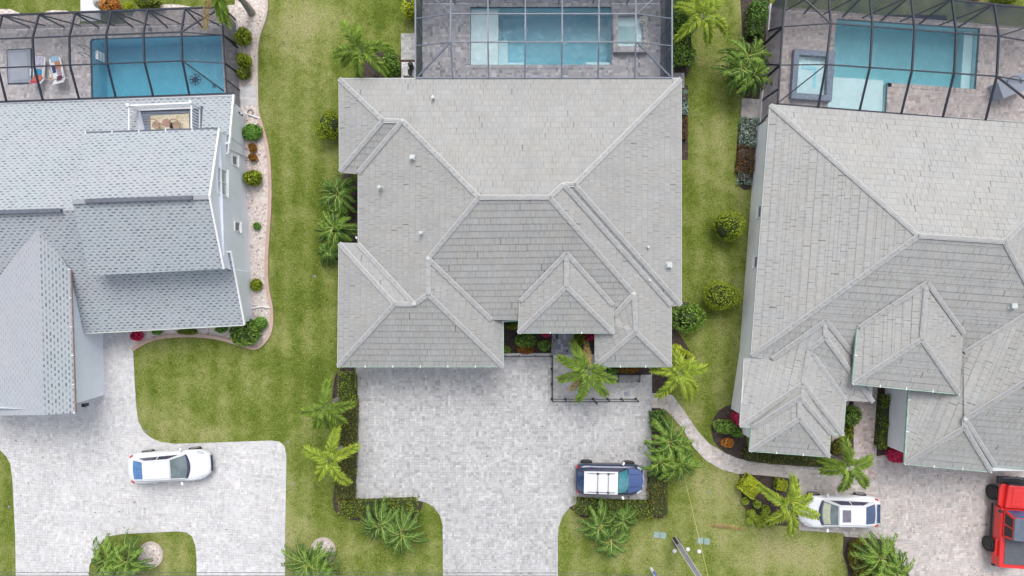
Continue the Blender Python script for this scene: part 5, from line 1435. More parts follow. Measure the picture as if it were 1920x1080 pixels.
def sedan(label, px, py, heading, L, w_, sunroof=False):
    c = Car(label, px, py, heading, zc=.8)
    h = L / 2
    c.body(sedan_stations(L, w_), 'car_white')
    c.cabin((h - 1.30, w_ * .80), (h - 1.98, w_ * .62), (-h + 1.28, w_ * .60), (-h + .52, w_ * .70), .93, 1.43, 'car_white', 'car_white', 'gl_ws', 'gl_rear' if not sunroof else 'gl_navy', 'gl_side', zd=1.0)
    c.wheels(h - 1.0, -h + 1.02, w_ + .005)
    c.mesh("wiper_cowl", 'gl_side', lambda mb: c.patch(mb, [(h - 1.22, -w_ * .76, .93), (h - 1.22, w_ * .76, .93), (h - 1.32, w_ * .76, .955), (h - 1.32, -w_ * .76, .955)], 8, 1, bulge=(.15, 0, 0.02), crown=(.10, 0, .015)), smooth=True)
    for sg in (-1, 1):
        c.bev("mirror", 'car_white', (h - 1.52, sg * (w_ + .07), .98), (.13, .20, .12), .04, sg * -.3)
        c.mesh("headlight", 'lamp_clear', lambda mb, sg=sg: mb.face([(h - .26, sg * w_ * .80, .775), (h - .62, sg * w_ * .93, .815), (h - .70, sg * w_ * .80, .845), (h - .34, sg * w_ * .66, .80)][::sg]))
        c.bev("tail_light", 'lamp_red', (-h + .34, sg * w_ * .80, .835), (.22, .10, .06), .02, sg * .45)
        c.box("door_handle", 'car_white', (.2, sg * (w_ + .005), .80), (.16, .025, .025)); c.box("door_handle", 'car_white', (-.75, sg * (w_ + .005), .80), (.16, .025, .025))
    c.mesh("grille", 'navy', lambda mb: c.patch(mb, [(h + .008, -w_ * .52, .40), (h + .008, w_ * .52, .40), (h - .03, w_ * .5, .56), (h - .03, -w_ * .5, .56)], 8, 1, bulge=(.0, 0, 0), crown=(.03, 0, 0)))
    c.box("wiper", 'trim', (h - 1.42, .1, 1.0), (.02, .75, .02), .12)
    if sunroof:
        c.mesh("sunroof", 'sunroof', lambda mb: c.patch(mb, c.roofP, 6, 4, .20, .80, .10, .42, .03, crown=(0, 0, .05)))
        c.mesh("sun_shade", 'shade', lambda mb: c.patch(mb, c.WS, 8, 2, .08, .92, .10, .50, .022, bulge=(.14, 0, 0)))
        c.bev("spoiler", 'gl_navy', (-h + .30, 0, 1.03), (.16, w_ * 1.15, .03), .012)
    return c

sedan("plain white sedan parked alone on the white paver driveway at the left", 315.5, 875, R(3.5), 4.75, .90)
sedan("white sedan with a sunroof, its bonnet under palm fronds", 1576, 960, R(179.5), 4.72, .93, True)

# --- blue and white compact crossover
c = Car("blue crossover with a white roof and roof bars on the grey driveway", 1143, 899, R(-1.2), zc=.9)
L, w_ = 3.92, .88; h = L / 2
st = [(-h, w_ * .62, .84, .90, .45), (-h + .07, w_ * .84, .98, 1.02, .38), (-h + .26, w_ * .95, 1.04, 1.10, .32), (-h + .46, w_, 1.05, 1.10, .56), (-h + .68, w_, 1.05, 1.10, .68), (-h + .90, w_, 1.04, 1.08, .56),
      (-h + 1.06, w_ * .985, 1.03, 1.07, .30), (0, w_ * .98, 1.02, 1.06, .28), (h - 1.16, w_ * .985, 1.0, 1.06, .30), (h - 1.04, w_, .99, 1.06, .58), (h - .80, w_, .97, 1.04, .68), (h - .56, w_ * .985, .95, 1.01, .58), (h - .42, w_ * .95, .92, .98, .32),
      (h - .22, w_ * .86, .86, .92, .30), (h - .06, w_ * .72, .74, .80, .32), (h, w_ * .52, .62, .66, .38)]
c.body(st, 'car_navy')
c.cabin((h - 1.02, w_ * .80), (h - 1.62, w_ * .70), (-h + .44, w_ * .68), (-h + .12, w_ * .76), 1.04, 1.56, 'car_navy', 'car_white', 'gl_teal', 'gl_navy', 'gl_side', zd=1.06, rearbulge=.06, crown=.04)
c.mesh("bonnet", 'car_blue', lambda mb: c.patch(mb, [(h - .20, -w_ * .66, .915), (h - .20, w_ * .66, .915), (h - .92, w_ * .80, 1.035), (h - .92, -w_ * .80, 1.035)], 10, 6, bulge=(.16, 0, .0), crown=(0, 0, .055)), smooth=True)
for sg in (-1, 1):
    c.mesh("bonnet_crease", 'car_navy', lambda mb, sg=sg: mb.beam((h - .32, sg * .34, 1.0), (h - .85, sg * .36, 1.085), .018, .012))
    c.bev("mirror", 'white', (h - 1.22, sg * (w_ + .09), 1.08), (.12, .20, .12), .04, sg * -.4)
    c.mesh("headlight", 'lamp_clear', lambda mb, sg=sg: mb.face([(h - .10, sg * w_ * .74, .83), (h - .36, sg * w_ * .90, .92), (h - .42, sg * w_ * .80, .945), (h - .16, sg * w_ * .62, .875)][::sg]))
    c.bev("tail_light", 'lamp_red', (-h + .09, sg * w_ * .80, .90), (.10, .16, .22), .03, sg * .6)
    c.mesh("roof_rail", 'frame_mid', lambda mb, sg=sg: mb.tube([(h - 1.78, sg * w_ * .60, 1.60), (-h + .62, sg * w_ * .58, 1.60)], .016, 6))
for x in (-.78, -.18):
    o = c.mesh("roof_bar", 'rim', lambda mb, x=x: mb.tube([(x, -w_ * .60, 1.66), (x, w_ * .60, 1.66)], .026, 8))
    for sg in (-1, 1): c.mesh("foot", 'trim', lambda mb, x=x, sg=sg: mb.box((x, sg * w_ * .60, 1.64), (.10, .09, .09)), parent=o)
c.wheels(h - .80, -h + .68, w_ + .02, .34, .22, 'rim_dark')
c.mesh("bumper", 'white', lambda mb: mb.tube([(h - .14, -w_ * .62, .72), (h - .02, -w_ * .42, .66), (h + .02, 0, .64), (h - .02, w_ * .42, .66), (h - .14, w_ * .62, .72)], .025, 6), smooth=True)
c.box("wiper", 'trim', (h - 1.18, .1, 1.13), (.02, .6, .02), .15)

# --- red pickup
c = Car("red pickup truck with a grey soft top and covered bed at the right edge", 1902, 985, R(86), "pickup truck", "pickup_truck", zc=1.1)
L = 5.0; h = L / 2; w_ = .80
def taper(mb, pts_lo, pts_hi):
    n = len(pts_lo)
    for i in range(n):
        j = (i + 1) % n; mb.face([pts_lo[i], pts_lo[j], pts_hi[j], pts_hi[i]])
    mb.face(pts_lo[::-1]); mb.face(pts_hi)
def prism(name, mat, q, z0, z1, inset=0.03, bv=.04):
    def fn(mb):
        cx = sum(p[0] for p in q) / len(q); cy = sum(p[1] for p in q) / len(q)
        lo = [(x, y, z0) for x, y in q]; hi = [(x + (cx - x) * inset, y + (cy - y) * inset, z1) for x, y in q]
        taper(mb, lo, hi)
    o = c.mesh(name, mat, fn, weld=True)
    m = o.modifiers.new("bevel", 'BEVEL'); m.width = bv; m.segments = 3; m.limit_method = 'ANGLE'
    return o
prism("body", 'car_red', [(-h + .1, -w_), (h - 1.55, -w_), (h - 1.55, w_), (-h + .1, w_)], .55, 1.10, .02)
prism("bonnet", 'car_red', [(h - 1.55, -w_ * .84), (h - .22, -w_ * .70), (h - .22, w_ * .70), (h - 1.55, w_ * .84)], .60, 1.18, .03, .06)
prism("bonnet_bulge", 'car_red', [(h - 1.45, -w_ * .48), (h - .42, -w_ * .40), (h - .42, w_ * .40), (h - 1.45, w_ * .48)], 1.12, 1.22, .05, .04)
prism("grille", 'trim', [(h - .24, -w_ * .64), (h - .17, -w_ * .60), (h - .17, w_ * .60), (h - .24, w_ * .64)], .65, 1.10, 0, .02)
for sg in (-1, 1):
    q = [(h - 1.62, sg * w_ * .80), (h - 1.45, sg * (w_ + .10)), (h - .55, sg * (w_ + .12)), (h - .22, sg * (w_ + .02)), (h - .22, sg * w_ * .66)]
    if sg < 0: q = q[::-1]
    prism("fender", 'car_red', q[::-1] if sg > 0 else q[::-1], .86, .98, .02, .03)
    q = [(-h + .55, sg * w_ * .9), (-h + .65, sg * (w_ + .12)), (-h + 1.55, sg * (w_ + .12)), (-h + 1.68, sg * w_ * .9)]
    prism("fender", 'car_red', q[::-1] if sg < 0 else q, .90, 1.0, .02, .03)
    c.bev("mirror", 'trim', (h - 1.72, sg * (w_ + .14), 1.22), (.14, .20, .18), .04)
    c.mesh("headlight", 'lamp_clear', lambda mb, sg=sg: mb.disc((h - .30, sg * w_ * .42, 1.12), .08, 12))
    c.mesh("tow_hook", 'car_red', lambda mb, sg=sg: mb.tube([(h + .12, sg * .32, .66), (h + .2, sg * .32, .68), (h + .2, sg * .24, .68), (h + .12, sg * .24, .66)], .02, 6))
    c.mesh("roll_bar", 'car_red', lambda mb, sg=sg: mb.beam((-h + .2, sg * w_ * .94, 1.14), (-h + 1.85, sg * w_ * .94, 1.14), .11, .10))
    c.bev("running_board", 'trim', (-.1, sg * (w_ + .04), .42), (2.2, .12, .06), .02)
c.bev("bumper", 'trim', (h - .06, 0, .66), (.42, 1.72, .18), .06)
c.mesh("bull_bar", 'frame_mid', lambda mb: mb.tube([(h + .06, -.55, .74), (h + .14, -.25, .92), (h + .14, .25, .92), (h + .06, .55, .74)], .03, 8))
c.bev("rear_bumper", 'trim', (-h + .05, 0, .60), (.18, 1.55, .16), .04)
for y in (-.12, .12): c.bev("bonnet_latch", 'trim', (h - 1.1, y, 1.245), (.03, .03, .02), .006)
# cabin: upright windscreen, boxy top
XB, XR = h - 1.60, -.62
A_, B_, C_, D_ = (XB, w_ * .86), (XB - .30, w_ * .74), (XR, w_ * .74), (XR - .06, w_ * .86)
zb, zr = 1.12, 1.80
a = [(A_[0], sg * A_[1], zb) for sg in (-1, 1)]; b = [(B_[0], sg * B_[1], zr) for sg in (-1, 1)]; cc = [(C_[0], sg * C_[1], zr) for sg in (-1, 1)]; d = [(D_[0], sg * D_[1], zb) for sg in (-1, 1)]
def cabf(mb):
    mb.face([a[0], a[1], b[1], b[0]]); mb.face([d[1], d[0], cc[0], cc[1]]); mb.face([a[0], b[0], cc[0], d[0]]); mb.face([a[1], d[1], cc[1], b[1]]); mb.face([b[0], b[1], cc[1], cc[0]])
c.mesh("pillar", 'car_red', cabf)
c.mesh("windscreen", 'gl_navy', lambda mb: c.patch(mb, [a[0], a[1], b[1], b[0]], 2, 2, .06, .94, .10, .92, .01))
for sg in (0, 1):
    q = [d[0], a[0], b[0], cc[0]] if sg == 0 else [a[1], d[1], cc[1], b[1]]
    for (u0, u1) in ((.10, .48), (.54, .92)): c.mesh("side_window", 'trim', lambda mb, q=q, u0=u0, u1=u1: c.patch(mb, q, 2, 2, u0, u1, .16, .88, .012))
prism("soft_top", 'softtop', [(XR - .02, -w_ * .77), (B_[0] + .02, -w_ * .75), (B_[0] + .02, w_ * .75), (XR - .02, w_ * .77)], 1.78, 1.86, .02, .03)
prism("bed_cover", 'tonneau', [(-h + .26, -w_ * .82), (XR - .12, -w_ * .82), (XR - .12, w_ * .62), (-h + .26, w_ * .62)], 1.06, 1.13, .01, .02)
c.bev("tailgate", 'car_red', (-h + .14, 0, 1.0), (.12, 1.5, .34), .03)
c.wheels(h - .86, -h + 1.14, w_ + .20, .43, .30, 'rim_dark')

# ================================================================ plants
def leafq(mb, p, d, side, ln, wd, mi=0):
    """pointed leaf: p base, d direction, side width direction"""
    m = p + d * ln * .5
    mb.face([p, m + side * wd, p + d * ln, m - side * wd], mi)

def frond(mb, rng, base, tip, rise, ll, pairs, wd=.035, plume=.35, mi=0, start=.10, bend=0.0, thick=.018, mstem=1):
    base = Vector(base); tip = Vector(tip)
    hor = Vector((tip.x - base.x, tip.y - base.y, 0)); L = hor.length; sd_ = Vector((-hor.y, hor.x, 0)).normalized()
    def P(t):
        p = base.lerp(tip, t); p.z += rise * 4 * t * (1 - t) * (1 - .15 * t)
        return p + sd_ * bend * L * math.sin(math.pi * t)
    K = 8; pts = [P(k / K) for k in range(K + 1)]
    for k in range(K):
        a, b = pts[k], pts[k + 1]; r = thick * (1 - .8 * k / K)
        mb.face([a - sd_ * r, a + sd_ * r, b + sd_ * r * .85, b - sd_ * r * .85], mstem)
    for i in range(pairs):
        t = start + (1 - start) * (i + rng.random() * .5) / pairs
        p = P(t); q = P(min(1, t + .03)); T = (q - p)
        if T.length < 1e-5: T = tip - P(.97)
        T.normalize(); up = sd_.cross(T).normalized()
        if up.z < 0: up = -up
        env = ll * (math.sin(math.pi * min(1, (.14 + .72 * t))) ** .5)
        for s in (-1, 1):
            ang = rng.uniform(.75, 1.15) * (1.05 - .35 * t)
            d = T * math.cos(ang) + sd_ * s * math.sin(ang) + up * rng.uniform(-plume, plume) - Vector((0, 0, .18 + .2 * rng.random()))
            d.normalize()
            n = d.cross(up).normalized() if rng.random() < .5 else d.cross(Vector((0, 0, 1))).normalized()
            e = env * rng.uniform(.8, 1.1)
            w2 = wd * rng.uniform(.7, 1.2)
            side = n * math.cos(.5) + up * math.sin(.5) * rng.choice((-1, 1))
            mb.face([p - T * w2 * .4, p + d * e * .55 + side * w2, p + d * e - Vector((0, 0, .12 * e)), p + d * e * .45 - side * w2], mi)

def palm(label, cx, cy, z, tips, seed, ll=.46, mat='lf_palm', name="palm_tree", group=None, lean=(0, 0), dead=(), tr=.11, drop=.75, cat="palm tree", pairs=170, trunk=True, rise=.42):
    rng = random.Random(seed)
    C0 = W(cx, cy, z); root = empty(name, (C0.x + lean[0], C0.y + lean[1], 0), label, cat, group)
    if trunk:
        mb = MB(); base = Vector((C0.x + lean[0], C0.y + lean[1], 0)); pts = []; rs = []
        for k in range(9):
            t = k / 8; pts.append(base.lerp(C0, t) + Vector((0, 0, 0))); rs.append(tr * (1.35 - .6 * t + (.10 if k % 2 else 0)) if t < .85 else tr * .6)
        mb.tube(pts, rs, 10); mb.build("trunk", M['bark'], root, smooth=True)
        mb = MB(); mb.tube([C0 - Vector((0, 0, .5)), C0 + Vector((0, 0, .05))], [tr * .75, tr * .35], 8); mb.build("crownshaft", M['stem'], root, smooth=True)
    mb = MB()
    for i, tpx in enumerate(tips):
        if len(tpx) == 3: dz = tpx[2]
        else: dz = drop * rng.uniform(.7, 1.2)
        T = W(tpx[0], tpx[1], z - dz)
        a = math.atan2(T.y - C0.y, T.x - C0.x)
        frond(mb, rng, C0 + Vector((math.cos(a) * .05, math.sin(a) * .05, 0)), T, rise * rng.uniform(.8, 1.2), ll, pairs, .032, .8, bend=rng.uniform(-.06, .06))
    # young upright spear leaves in the heart
    for k in range(3):
        a = rng.uniform(0, math.tau); T = C0 + Vector((math.cos(a) * .45, math.sin(a) * .45, .55)); frond(mb, rng, C0, T, .1, ll * .5, 22, .022, .3)
    mb.build("crown", [M[mat], M['stem']], root)
    if dead:
        mb = MB()
        for tpx in dead:
            frond(mb, rng, C0, W(tpx[0], tpx[1], z - drop * 1.3), .25, ll * .8, 80, .03, .5)
        mb.build("dead_frond", [M['lf_dead'], M['lf_dead']], root)
    return root

palm("tall green palm standing at the front porch of the middle house", 1103, 694, 3.0, [(1073, 640), (1160, 667), (1154, 713), (1137, 740), (1084, 750), (1048, 711), (1048, 670), (1120, 742), (1140, 652)][:7], 1, dead=[(1099, 641), (1070, 732)])
palm("bright green palm at the right front corner of the middle house, above the curving path", 1274, 698, 2.8, [(1260, 652), (1222, 693), (1301, 676), (1323, 688), (1304, 731), (1292, 751), (1234, 744)], 2, mat='lf_palm_y')
palm("green palm on the lawn beside the top of the left driveway hedge", 609, 764, 3.2, [(616, 714), (569, 770), (594, 802), (661, 758), (645, 792), (620, 802), (598, 725)][:6], 3, drop=.95)
palm("star shaped palm with yellowish fronds beside the middle of the left driveway hedge", 618, 860, 3.0, [(633, 800), (572, 841), (596, 896), (655, 906), (671, 836), (622, 905)][:5], 4, mat='lf_palm_y')
palm("arching green palm in the mulch bed behind the middle house, by its left back corner", 678, 96, 3.4, [(644, 42, .2), (669, 50, .5), (735, 90, .9), (725, 140, .7), (673, 145, .7), (642, 122, 1.1), (625, 104, 1.1)], 5, rise=.6, lean=(.1, -.1))
palm("yellow green palm in the strip between the middle and right pools, beside a hedge", 1319, 33, 3.2, [(1290, -4), (1270, 10), (1350, 2), (1360, 60, 1.3), (1328, 82), (1266, 74), (1310, -20), (1275, 55)][:7], 6, mat='lf_palm_y', rise=.55, lean=(-.1, .1))
palm("palm standing where the walkway meets the pinkish driveway, above the white sedan", 1592, 874, 2.9, [(1581, 819), (1539, 862), (1540, 884), (1634, 858), (1624, 912), (1577, 920), (1600, 916)][:6], 7)
palm("yellowish palm in the brown mulch bed, its fronds over the bonnet of the white sedan", 1477, 948, 2.7, [(1487, 894), (1427, 915), (1522, 931), (1534, 969), (1482, 1001), (1442, 978), (1460, 992)][:6], 8, mat='lf_palm_y')
t = palm("tall leaning palm at the top edge with one brown frond over the left screen enclosure", 405, -52, 4.6, [(372, -60), (427, 45, 1.4), (415, 38, 1.2), (450, -80), (440, -10), (380, -110), (345, -30)], 9, ll=.5, dead=[(383, 52)], lean=(0, 0), trunk=False, drop=1.3)
mb = MB(); b0 = W(472, 24, 0); b1 = W(405, -52, 4.6)
mb.tube([b0, b0.lerp(b1, .25) + Vector((0, .1, 0)), b0.lerp(b1, .6), b1], [.24, .17, .15, .12], 12); mb.build("trunk", M['bark'], t, smooth=True)

def areca(label, centers, seed, z=1.6, n=17, rad=42, ll=.27, mat='lf_areca', group=None, name="areca_palm", squash=1.0):
    """clump of many arching feather leaves on thin stems"""
    rng = random.Random(seed)
    cx = sum(c[0] for c in centers) / len(centers); cy = sum(c[1] for c in centers) / len(centers)
    C0 = W(cx, cy, z * .7); root = empty(name, (C0.x, C0.y, 0), label, "areca palm", group)
    mb = MB(); ms = MB()
    for (x, y, *rr) in centers:
        r_px = rr[0] if rr else rad; C = W(x, y, z * .7)
        for i in range(n):
            a = math.tau * i / n + rng.uniform(-.15, .15); k = rng.choice((1.0, .95, .85, .6)) * rng.uniform(.85, 1.1); L = r_px / 32.0 * k
            b = C + Vector((rng.uniform(-.14, .14), rng.uniform(-.14, .14), 0)); b.z = z * rng.uniform(.45, .75)
            T = b + Vector((math.cos(a) * L, math.sin(a) * L * squash, 0)); T.z = z * (1.15 - .55 * k) * rng.uniform(.8, 1.1)
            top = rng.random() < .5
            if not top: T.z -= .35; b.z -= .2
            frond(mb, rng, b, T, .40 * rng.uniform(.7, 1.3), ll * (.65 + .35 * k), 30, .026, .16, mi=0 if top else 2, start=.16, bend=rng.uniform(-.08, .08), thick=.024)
        for i in range(7):
            a = rng.uniform(0, math.tau); ms.tube([(C.x + .2 * math.cos(a), C.y + .2 * math.sin(a), 0), (C.x + .1 * math.cos(a), C.y + .1 * math.sin(a), z * .7)], .025, 5)
    mb.build("crown", [M[mat], M['frond_rib'], M['lf_areca_shaded']], root); ms.build("stems", M['stem'], root)
    return root
areca("double clump of dark areca palms below the left corner hedge of the grey driveway", [(713, 986, 44), (752, 1000, 46)], 11, 1.7, 24, mat='lf_areca_d')
areca("double clump of areca palms on the lawn below the blue crossover", [(1124, 984, 42), (1168, 978, 36), (1143, 1014, 36)], 12, 1.6, 20, mat='lf_areca_d')
areca("large feathery areca palm in the hedge to the right of the blue crossover", [(1258, 830, 46), (1272, 868, 42), (1240, 865, 36)], 13, 2.1, 22)
areca("wide areca clump covering the driveway island at the lower left", [(198, 1052, 46), (236, 1052, 44), (222, 1082, 44)], 14, 2.0, 20)
areca("areca palm beside the gravel ring on the lawn strip at the bottom", [(578, 1058, 50), (600, 1072, 40)], 15, 2.0, 26)
areca("areca palm at the bottom corner of the pinkish driveway, next to a bronze hedge", [(1655, 1050, 52), (1680, 1075, 44)], 16, 2.0, 26)
areca("tall dark areca clump against the screen of the right pool enclosure", [(1405, 105, 46), (1392, 130, 42), (1415, 140, 36)], 17, 2.8, 26, mat='lf_areca')
areca("upper areca clump in the recess at the left side of the middle house", [(634, 362, 40)], 18, 1.9, 32, mat='lf_areca_d')
areca("lower areca clump in the recess at the left side of the middle house", [(628, 428, 40)], 19, 1.9, 32)
areca("small dark areca tucked beside the lower left wing of the middle house", [(618, 474, 26)], 20, 1.2, 22, mat='lf_areca_d')

def foliage(mb, rng, fn, n, sz, up=.5, mi=0):
    """fn(rng) -> (point, outward normal)"""
    for _ in range(n):
        p, nn = fn(rng)
        r = Vector((rng.gauss(0, 1), rng.gauss(0, 1), rng.gauss(0, 1))).normalized()
        nn = (nn * up + r * (1 - up)).normalized()
        d = nn.cross(Vector((rng.gauss(0, 1), rng.gauss(0, 1), rng.gauss(0, 1)))).normalized(); s = nn.cross(d).normalized()
        a = sz * rng.uniform(.7, 1.3)
        mb.face([p - d * a, p + s * a * .5, p + d * a, p - s * a * .5], mi)

def bush(label, px, py, r, h, mat, seed, cat="bush", name="round_bush", n=None, sz=.062, group=None, core='leafcore', lump=.24, ry=None, gap=0.0):
    rng = random.Random(seed); ry = ry or r
    c = W(px, py, h * .5); root = empty(name, (c.x, c.y, 0), label, cat, group)
    A, B, H = r / 32, ry / 32, h / 2
    lumps = [(Vector((rng.gauss(0, 1), rng.gauss(0, 1), abs(rng.gauss(0, 1)))).normalized(), rng.uniform(-lump, lump)) for _ in range(14)]
    def fn(g):
        d = Vector((g.gauss(0, 1), g.gauss(0, 1), g.gauss(.25, 1))).normalized()
        k = 1 + sum(v * max(0, d.dot(l)) ** 6 for l, v in lumps) - g.random() ** 2 * .22
        return Vector((c.x + A * d.x * k, c.y + B * d.y * k, H + H * d.z * k + .02)), d
    mb = MB(); n = n or int(2600 * A * B + 420)
    foliage(mb, rng, fn, n, sz, .45)
    mb.build("foliage", M[mat], root)
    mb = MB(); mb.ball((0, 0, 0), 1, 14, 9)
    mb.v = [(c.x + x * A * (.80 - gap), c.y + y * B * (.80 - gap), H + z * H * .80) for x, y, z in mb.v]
    mb.build("dark_core", M[core], root)
    return root
bush("upper round clipped bush in the gravel beside the left screen enclosure", 456, 69, 15, 1.1, 'lf_ficus', 31, group=None)
bush("middle round clipped bush in the gravel beside the left screen enclosure", 457, 112, 14.5, 1.1, 'lf_ficus', 32)
bush("small darker bush just below the two clipped bushes by the left enclosure", 458, 136, 13, .8, 'lf_hedge', 33)
bush("spiky green tuft in the gravel bed near the white drain pipe", 472, 249, 18, .6, 'lf_grassy', 34, name="grass_tuft", cat="grass tuft", sz=.10, ry=14)
bush("small rust coloured plant in the gravel bed, upper of two", 474, 277, 8, .4, 'lf_croton', 35, name="croton", cat="small plant", sz=.05)
bush("small rust coloured plant in the gravel bed, lower of two", 474, 294, 7.5, .4, 'lf_croton', 36, name="croton", cat="small plant", sz=.05)
bush("round olive bush in the gravel bed beside the large wall window", 474, 334, 18.5, .9, 'lf_ficus', 37, ry=15.5)
bush("tiny green plant in the gravel bed halfway along the blue grey wall", 482, 424, 7, .3, 'lf_grassy', 38, name="small_plant", cat="small plant", sz=.05)
bush("small yellow green plant in the lower part of the gravel bed", 481, 534, 10.5, .4, 'lf_ficus', 39, name="small_plant", cat="small plant", ry=12)
bush("broad leafy bush filling the lower corner of the gravel bed", 461, 624, 26, .9, 'lf_green', 40, sz=.09, ry=24)
bush("smaller leafy bush behind the broad one in the curve of the gravel bed", 489, 606, 12, .7, 'lf_grassy', 41, sz=.07)
bush("crimson leaved plant at the driveway end of the gravel bed", 257, 629, 10, .5, 'lf_pink', 42, name="cordyline", cat="red plant", sz=.09)
bush("low flat green plant under the eave of the blue grey house, near the crimson plant", 295, 622, 9, .35, 'lf_grassy', 43, name="small_plant", cat="small plant", ry=5)
bush("long low green shrub under the eave in the middle of the gravel strip", 352, 621, 20, .4, 'lf_hedge', 44, ry=6)
bush("low green shrub under the eave to the left of the broad leafy bush", 415, 617, 13, .4, 'lf_grassy', 45, ry=6)
bush("round dark bush at the left side of the middle house, on open lawn", 618, 235, 23, 1.5, 'lf_ficus', 46, ry=27)
bush("leafy shrub between the arching palm and the pool pump", 733, 122, 17, 1.0, 'lf_areca', 47, ry=21, sz=.07)
bush("lime coloured round bush against the upper left of the middle enclosure", 770, 14, 14, 1.2, 'lf_lime', 48, ry=22)
bush("upper clipped round bush on the lawn between the middle and right houses", 1364, 425, 27, 1.7, 'lf_ficus', 49, sz=.055)
bush("lower clipped round bush on the lawn between the middle and right houses", 1353, 556, 32, 1.7, 'lf_ficus', 50, sz=.055, ry=28)
bush("loose wide shrub at the right side corner of the middle house", 1290, 597, 33, 1.1, 'lf_areca', 51, sz=.085, ry=28, gap=.3, n=900)
bush("yellow green shrub behind the palm at the right front corner of the middle house", 1270, 672, 22, 1.0, 'lf_lime', 52, sz=.06, ry=28)
bush("round green shrub in the small courtyard bed of the middle house", 985, 638, 20, .8, 'lf_green', 53, sz=.07, ry=13)
bush("dark shrub tucked against the eave in the courtyard bed", 960, 609, 13, .7, 'lf_hedge', 54, ry=8, sz=.06)
bush("orange red croton in the courtyard bed of the middle house", 985, 655, 17, .5, 'lf_croton', 55, name="croton", cat="croton", ry=9, sz=.08)
bush("pink flowering plant at the right of the courtyard bed", 1024, 627, 7, .5, 'lf_pink', 56, name="flowering_plant", cat="flowers", ry=5)
bush("mixed green plant at the lower right of the courtyard bed", 1020, 647, 12, .5, 'lf_green', 57, ry=9)
bush("small green plant at the lower left of the courtyard bed", 950, 655, 7, .4, 'lf_green', 58, name="small_plant", cat="small plant")
bush("magenta plant under the entrance roof beside the slate path", 1104, 631, 10, .6, 'lf_pink', 59, name="cordyline", cat="red plant", ry=7, sz=.09)
bush("green shrub right of the slate entrance path", 1085, 636, 10, .8, 'lf_hedge', 60, ry=14)
bush("small bright plant at the foot of the porch palm", 1150, 697, 9, .4, 'lf_grassy', 61, name="small_plant", cat="small plant", ry=6)
bush("brown and green low plant behind the black bench", 1178, 693, 20, .35, 'lf_croton', 62, ry=5)
bush("green leafy shrub in the mulch at the left corner of the right house", 1362, 800, 24, .7, 'lf_green', 63, sz=.08, ry=13)
bush("second green shrub beside the pink plant at the right house corner", 1384, 812, 12, .6, 'lf_green', 64, sz=.07, ry=9)
bush("hot pink plant beside the left wall corner of the right house", 1380, 784, 8, .7, 'lf_pink', 65, name="cordyline", cat="red plant", ry=13, sz=.09)
bush("orange leaved croton in the mulch by the curving path", 1363, 830, 11, .4, 'lf_orange', 66, name="croton", cat="croton", ry=8)
bush("round green bush beside the entrance walk of the right house", 1598, 778, 16, .9, 'lf_green', 67, sz=.06, ry=18)
bush("brown and green shrub below the round bush at the right house entrance", 1573, 838, 12, .5, 'lf_hedge_b', 68, ry=16)
bush("narrow green shrub between the entrance walk and the small front wing", 1591, 812, 8, .5, 'lf_hedge', 69, ry=14)
bush("crimson spiky plant at the corner of the right garage", 1678, 853, 14.5, .7, 'lf_pink', 70, name="cordyline", cat="red plant", ry=12, sz=.12, core='mulch')
bush("bronze green leafy shrub at the edge of the bottom right mulch bed", 1611, 1040, 22, .9, 'lf_hedge_b', 71, sz=.07, ry=32)
bush("lower bronze shrub hidden behind the bottom right areca", 1625, 1080, 22, .8, 'lf_hedge_b', 72, sz=.07)
bush("leafy shrub between the two recess arecas of the middle house", 633, 396, 18, 1.5, 'lf_green', 73, ry=15, sz=.07)
for i, (x, y, r) in enumerate([(1397, 940, 7), (1419, 945, 7.5), (1436, 956, 9), (1408, 963, 7.5), (1419, 972, 7), (1433, 966, 8), (1427, 983, 8), (1446, 976, 9), (1405, 977, 6), (1448, 960, 7)][:9]):
    bush("small round bush in the brown mulch bed, number %s from the top left" % ["one", "two", "three", "four", "five", "six", "seven", "eight", "nine"][i], x, y, r, .45, 'lf_palm_y', 80 + i, name="small_bush", group="little bushes in the mulch bed", sz=.05)
# top edge plants
bush("orange and red flowering shrub beside the white path at the top edge", 208, 10, 16, .9, 'lf_orange', 91, name="flowering_shrub", cat="flowering shrub", sz=.07)
bush("white flowered plant right beside the white path at the top edge", 190, 8, 9, .8, 'lf_white', 92, name="flowering_shrub", cat="flowering shrub")
bush("small lime plant at the top edge behind the left enclosure", 241, 12, 8, .5, 'lf_lime', 93, name="small_plant", cat="small plant")
bush("wide green shrub at the top edge behind the left enclosure", 278, 6, 26, .9, 'lf_hedge', 94, ry=10)
bush("low green shrub at the top edge above the right pool enclosure", 1885, -6, 26, .8, 'lf_hedge', 95, ry=12)
bush("red tipped small plant at the upper edge above the right pool enclosure", 1826, -4, 10, .5, 'lf_croton', 96, name="croton", cat="croton")

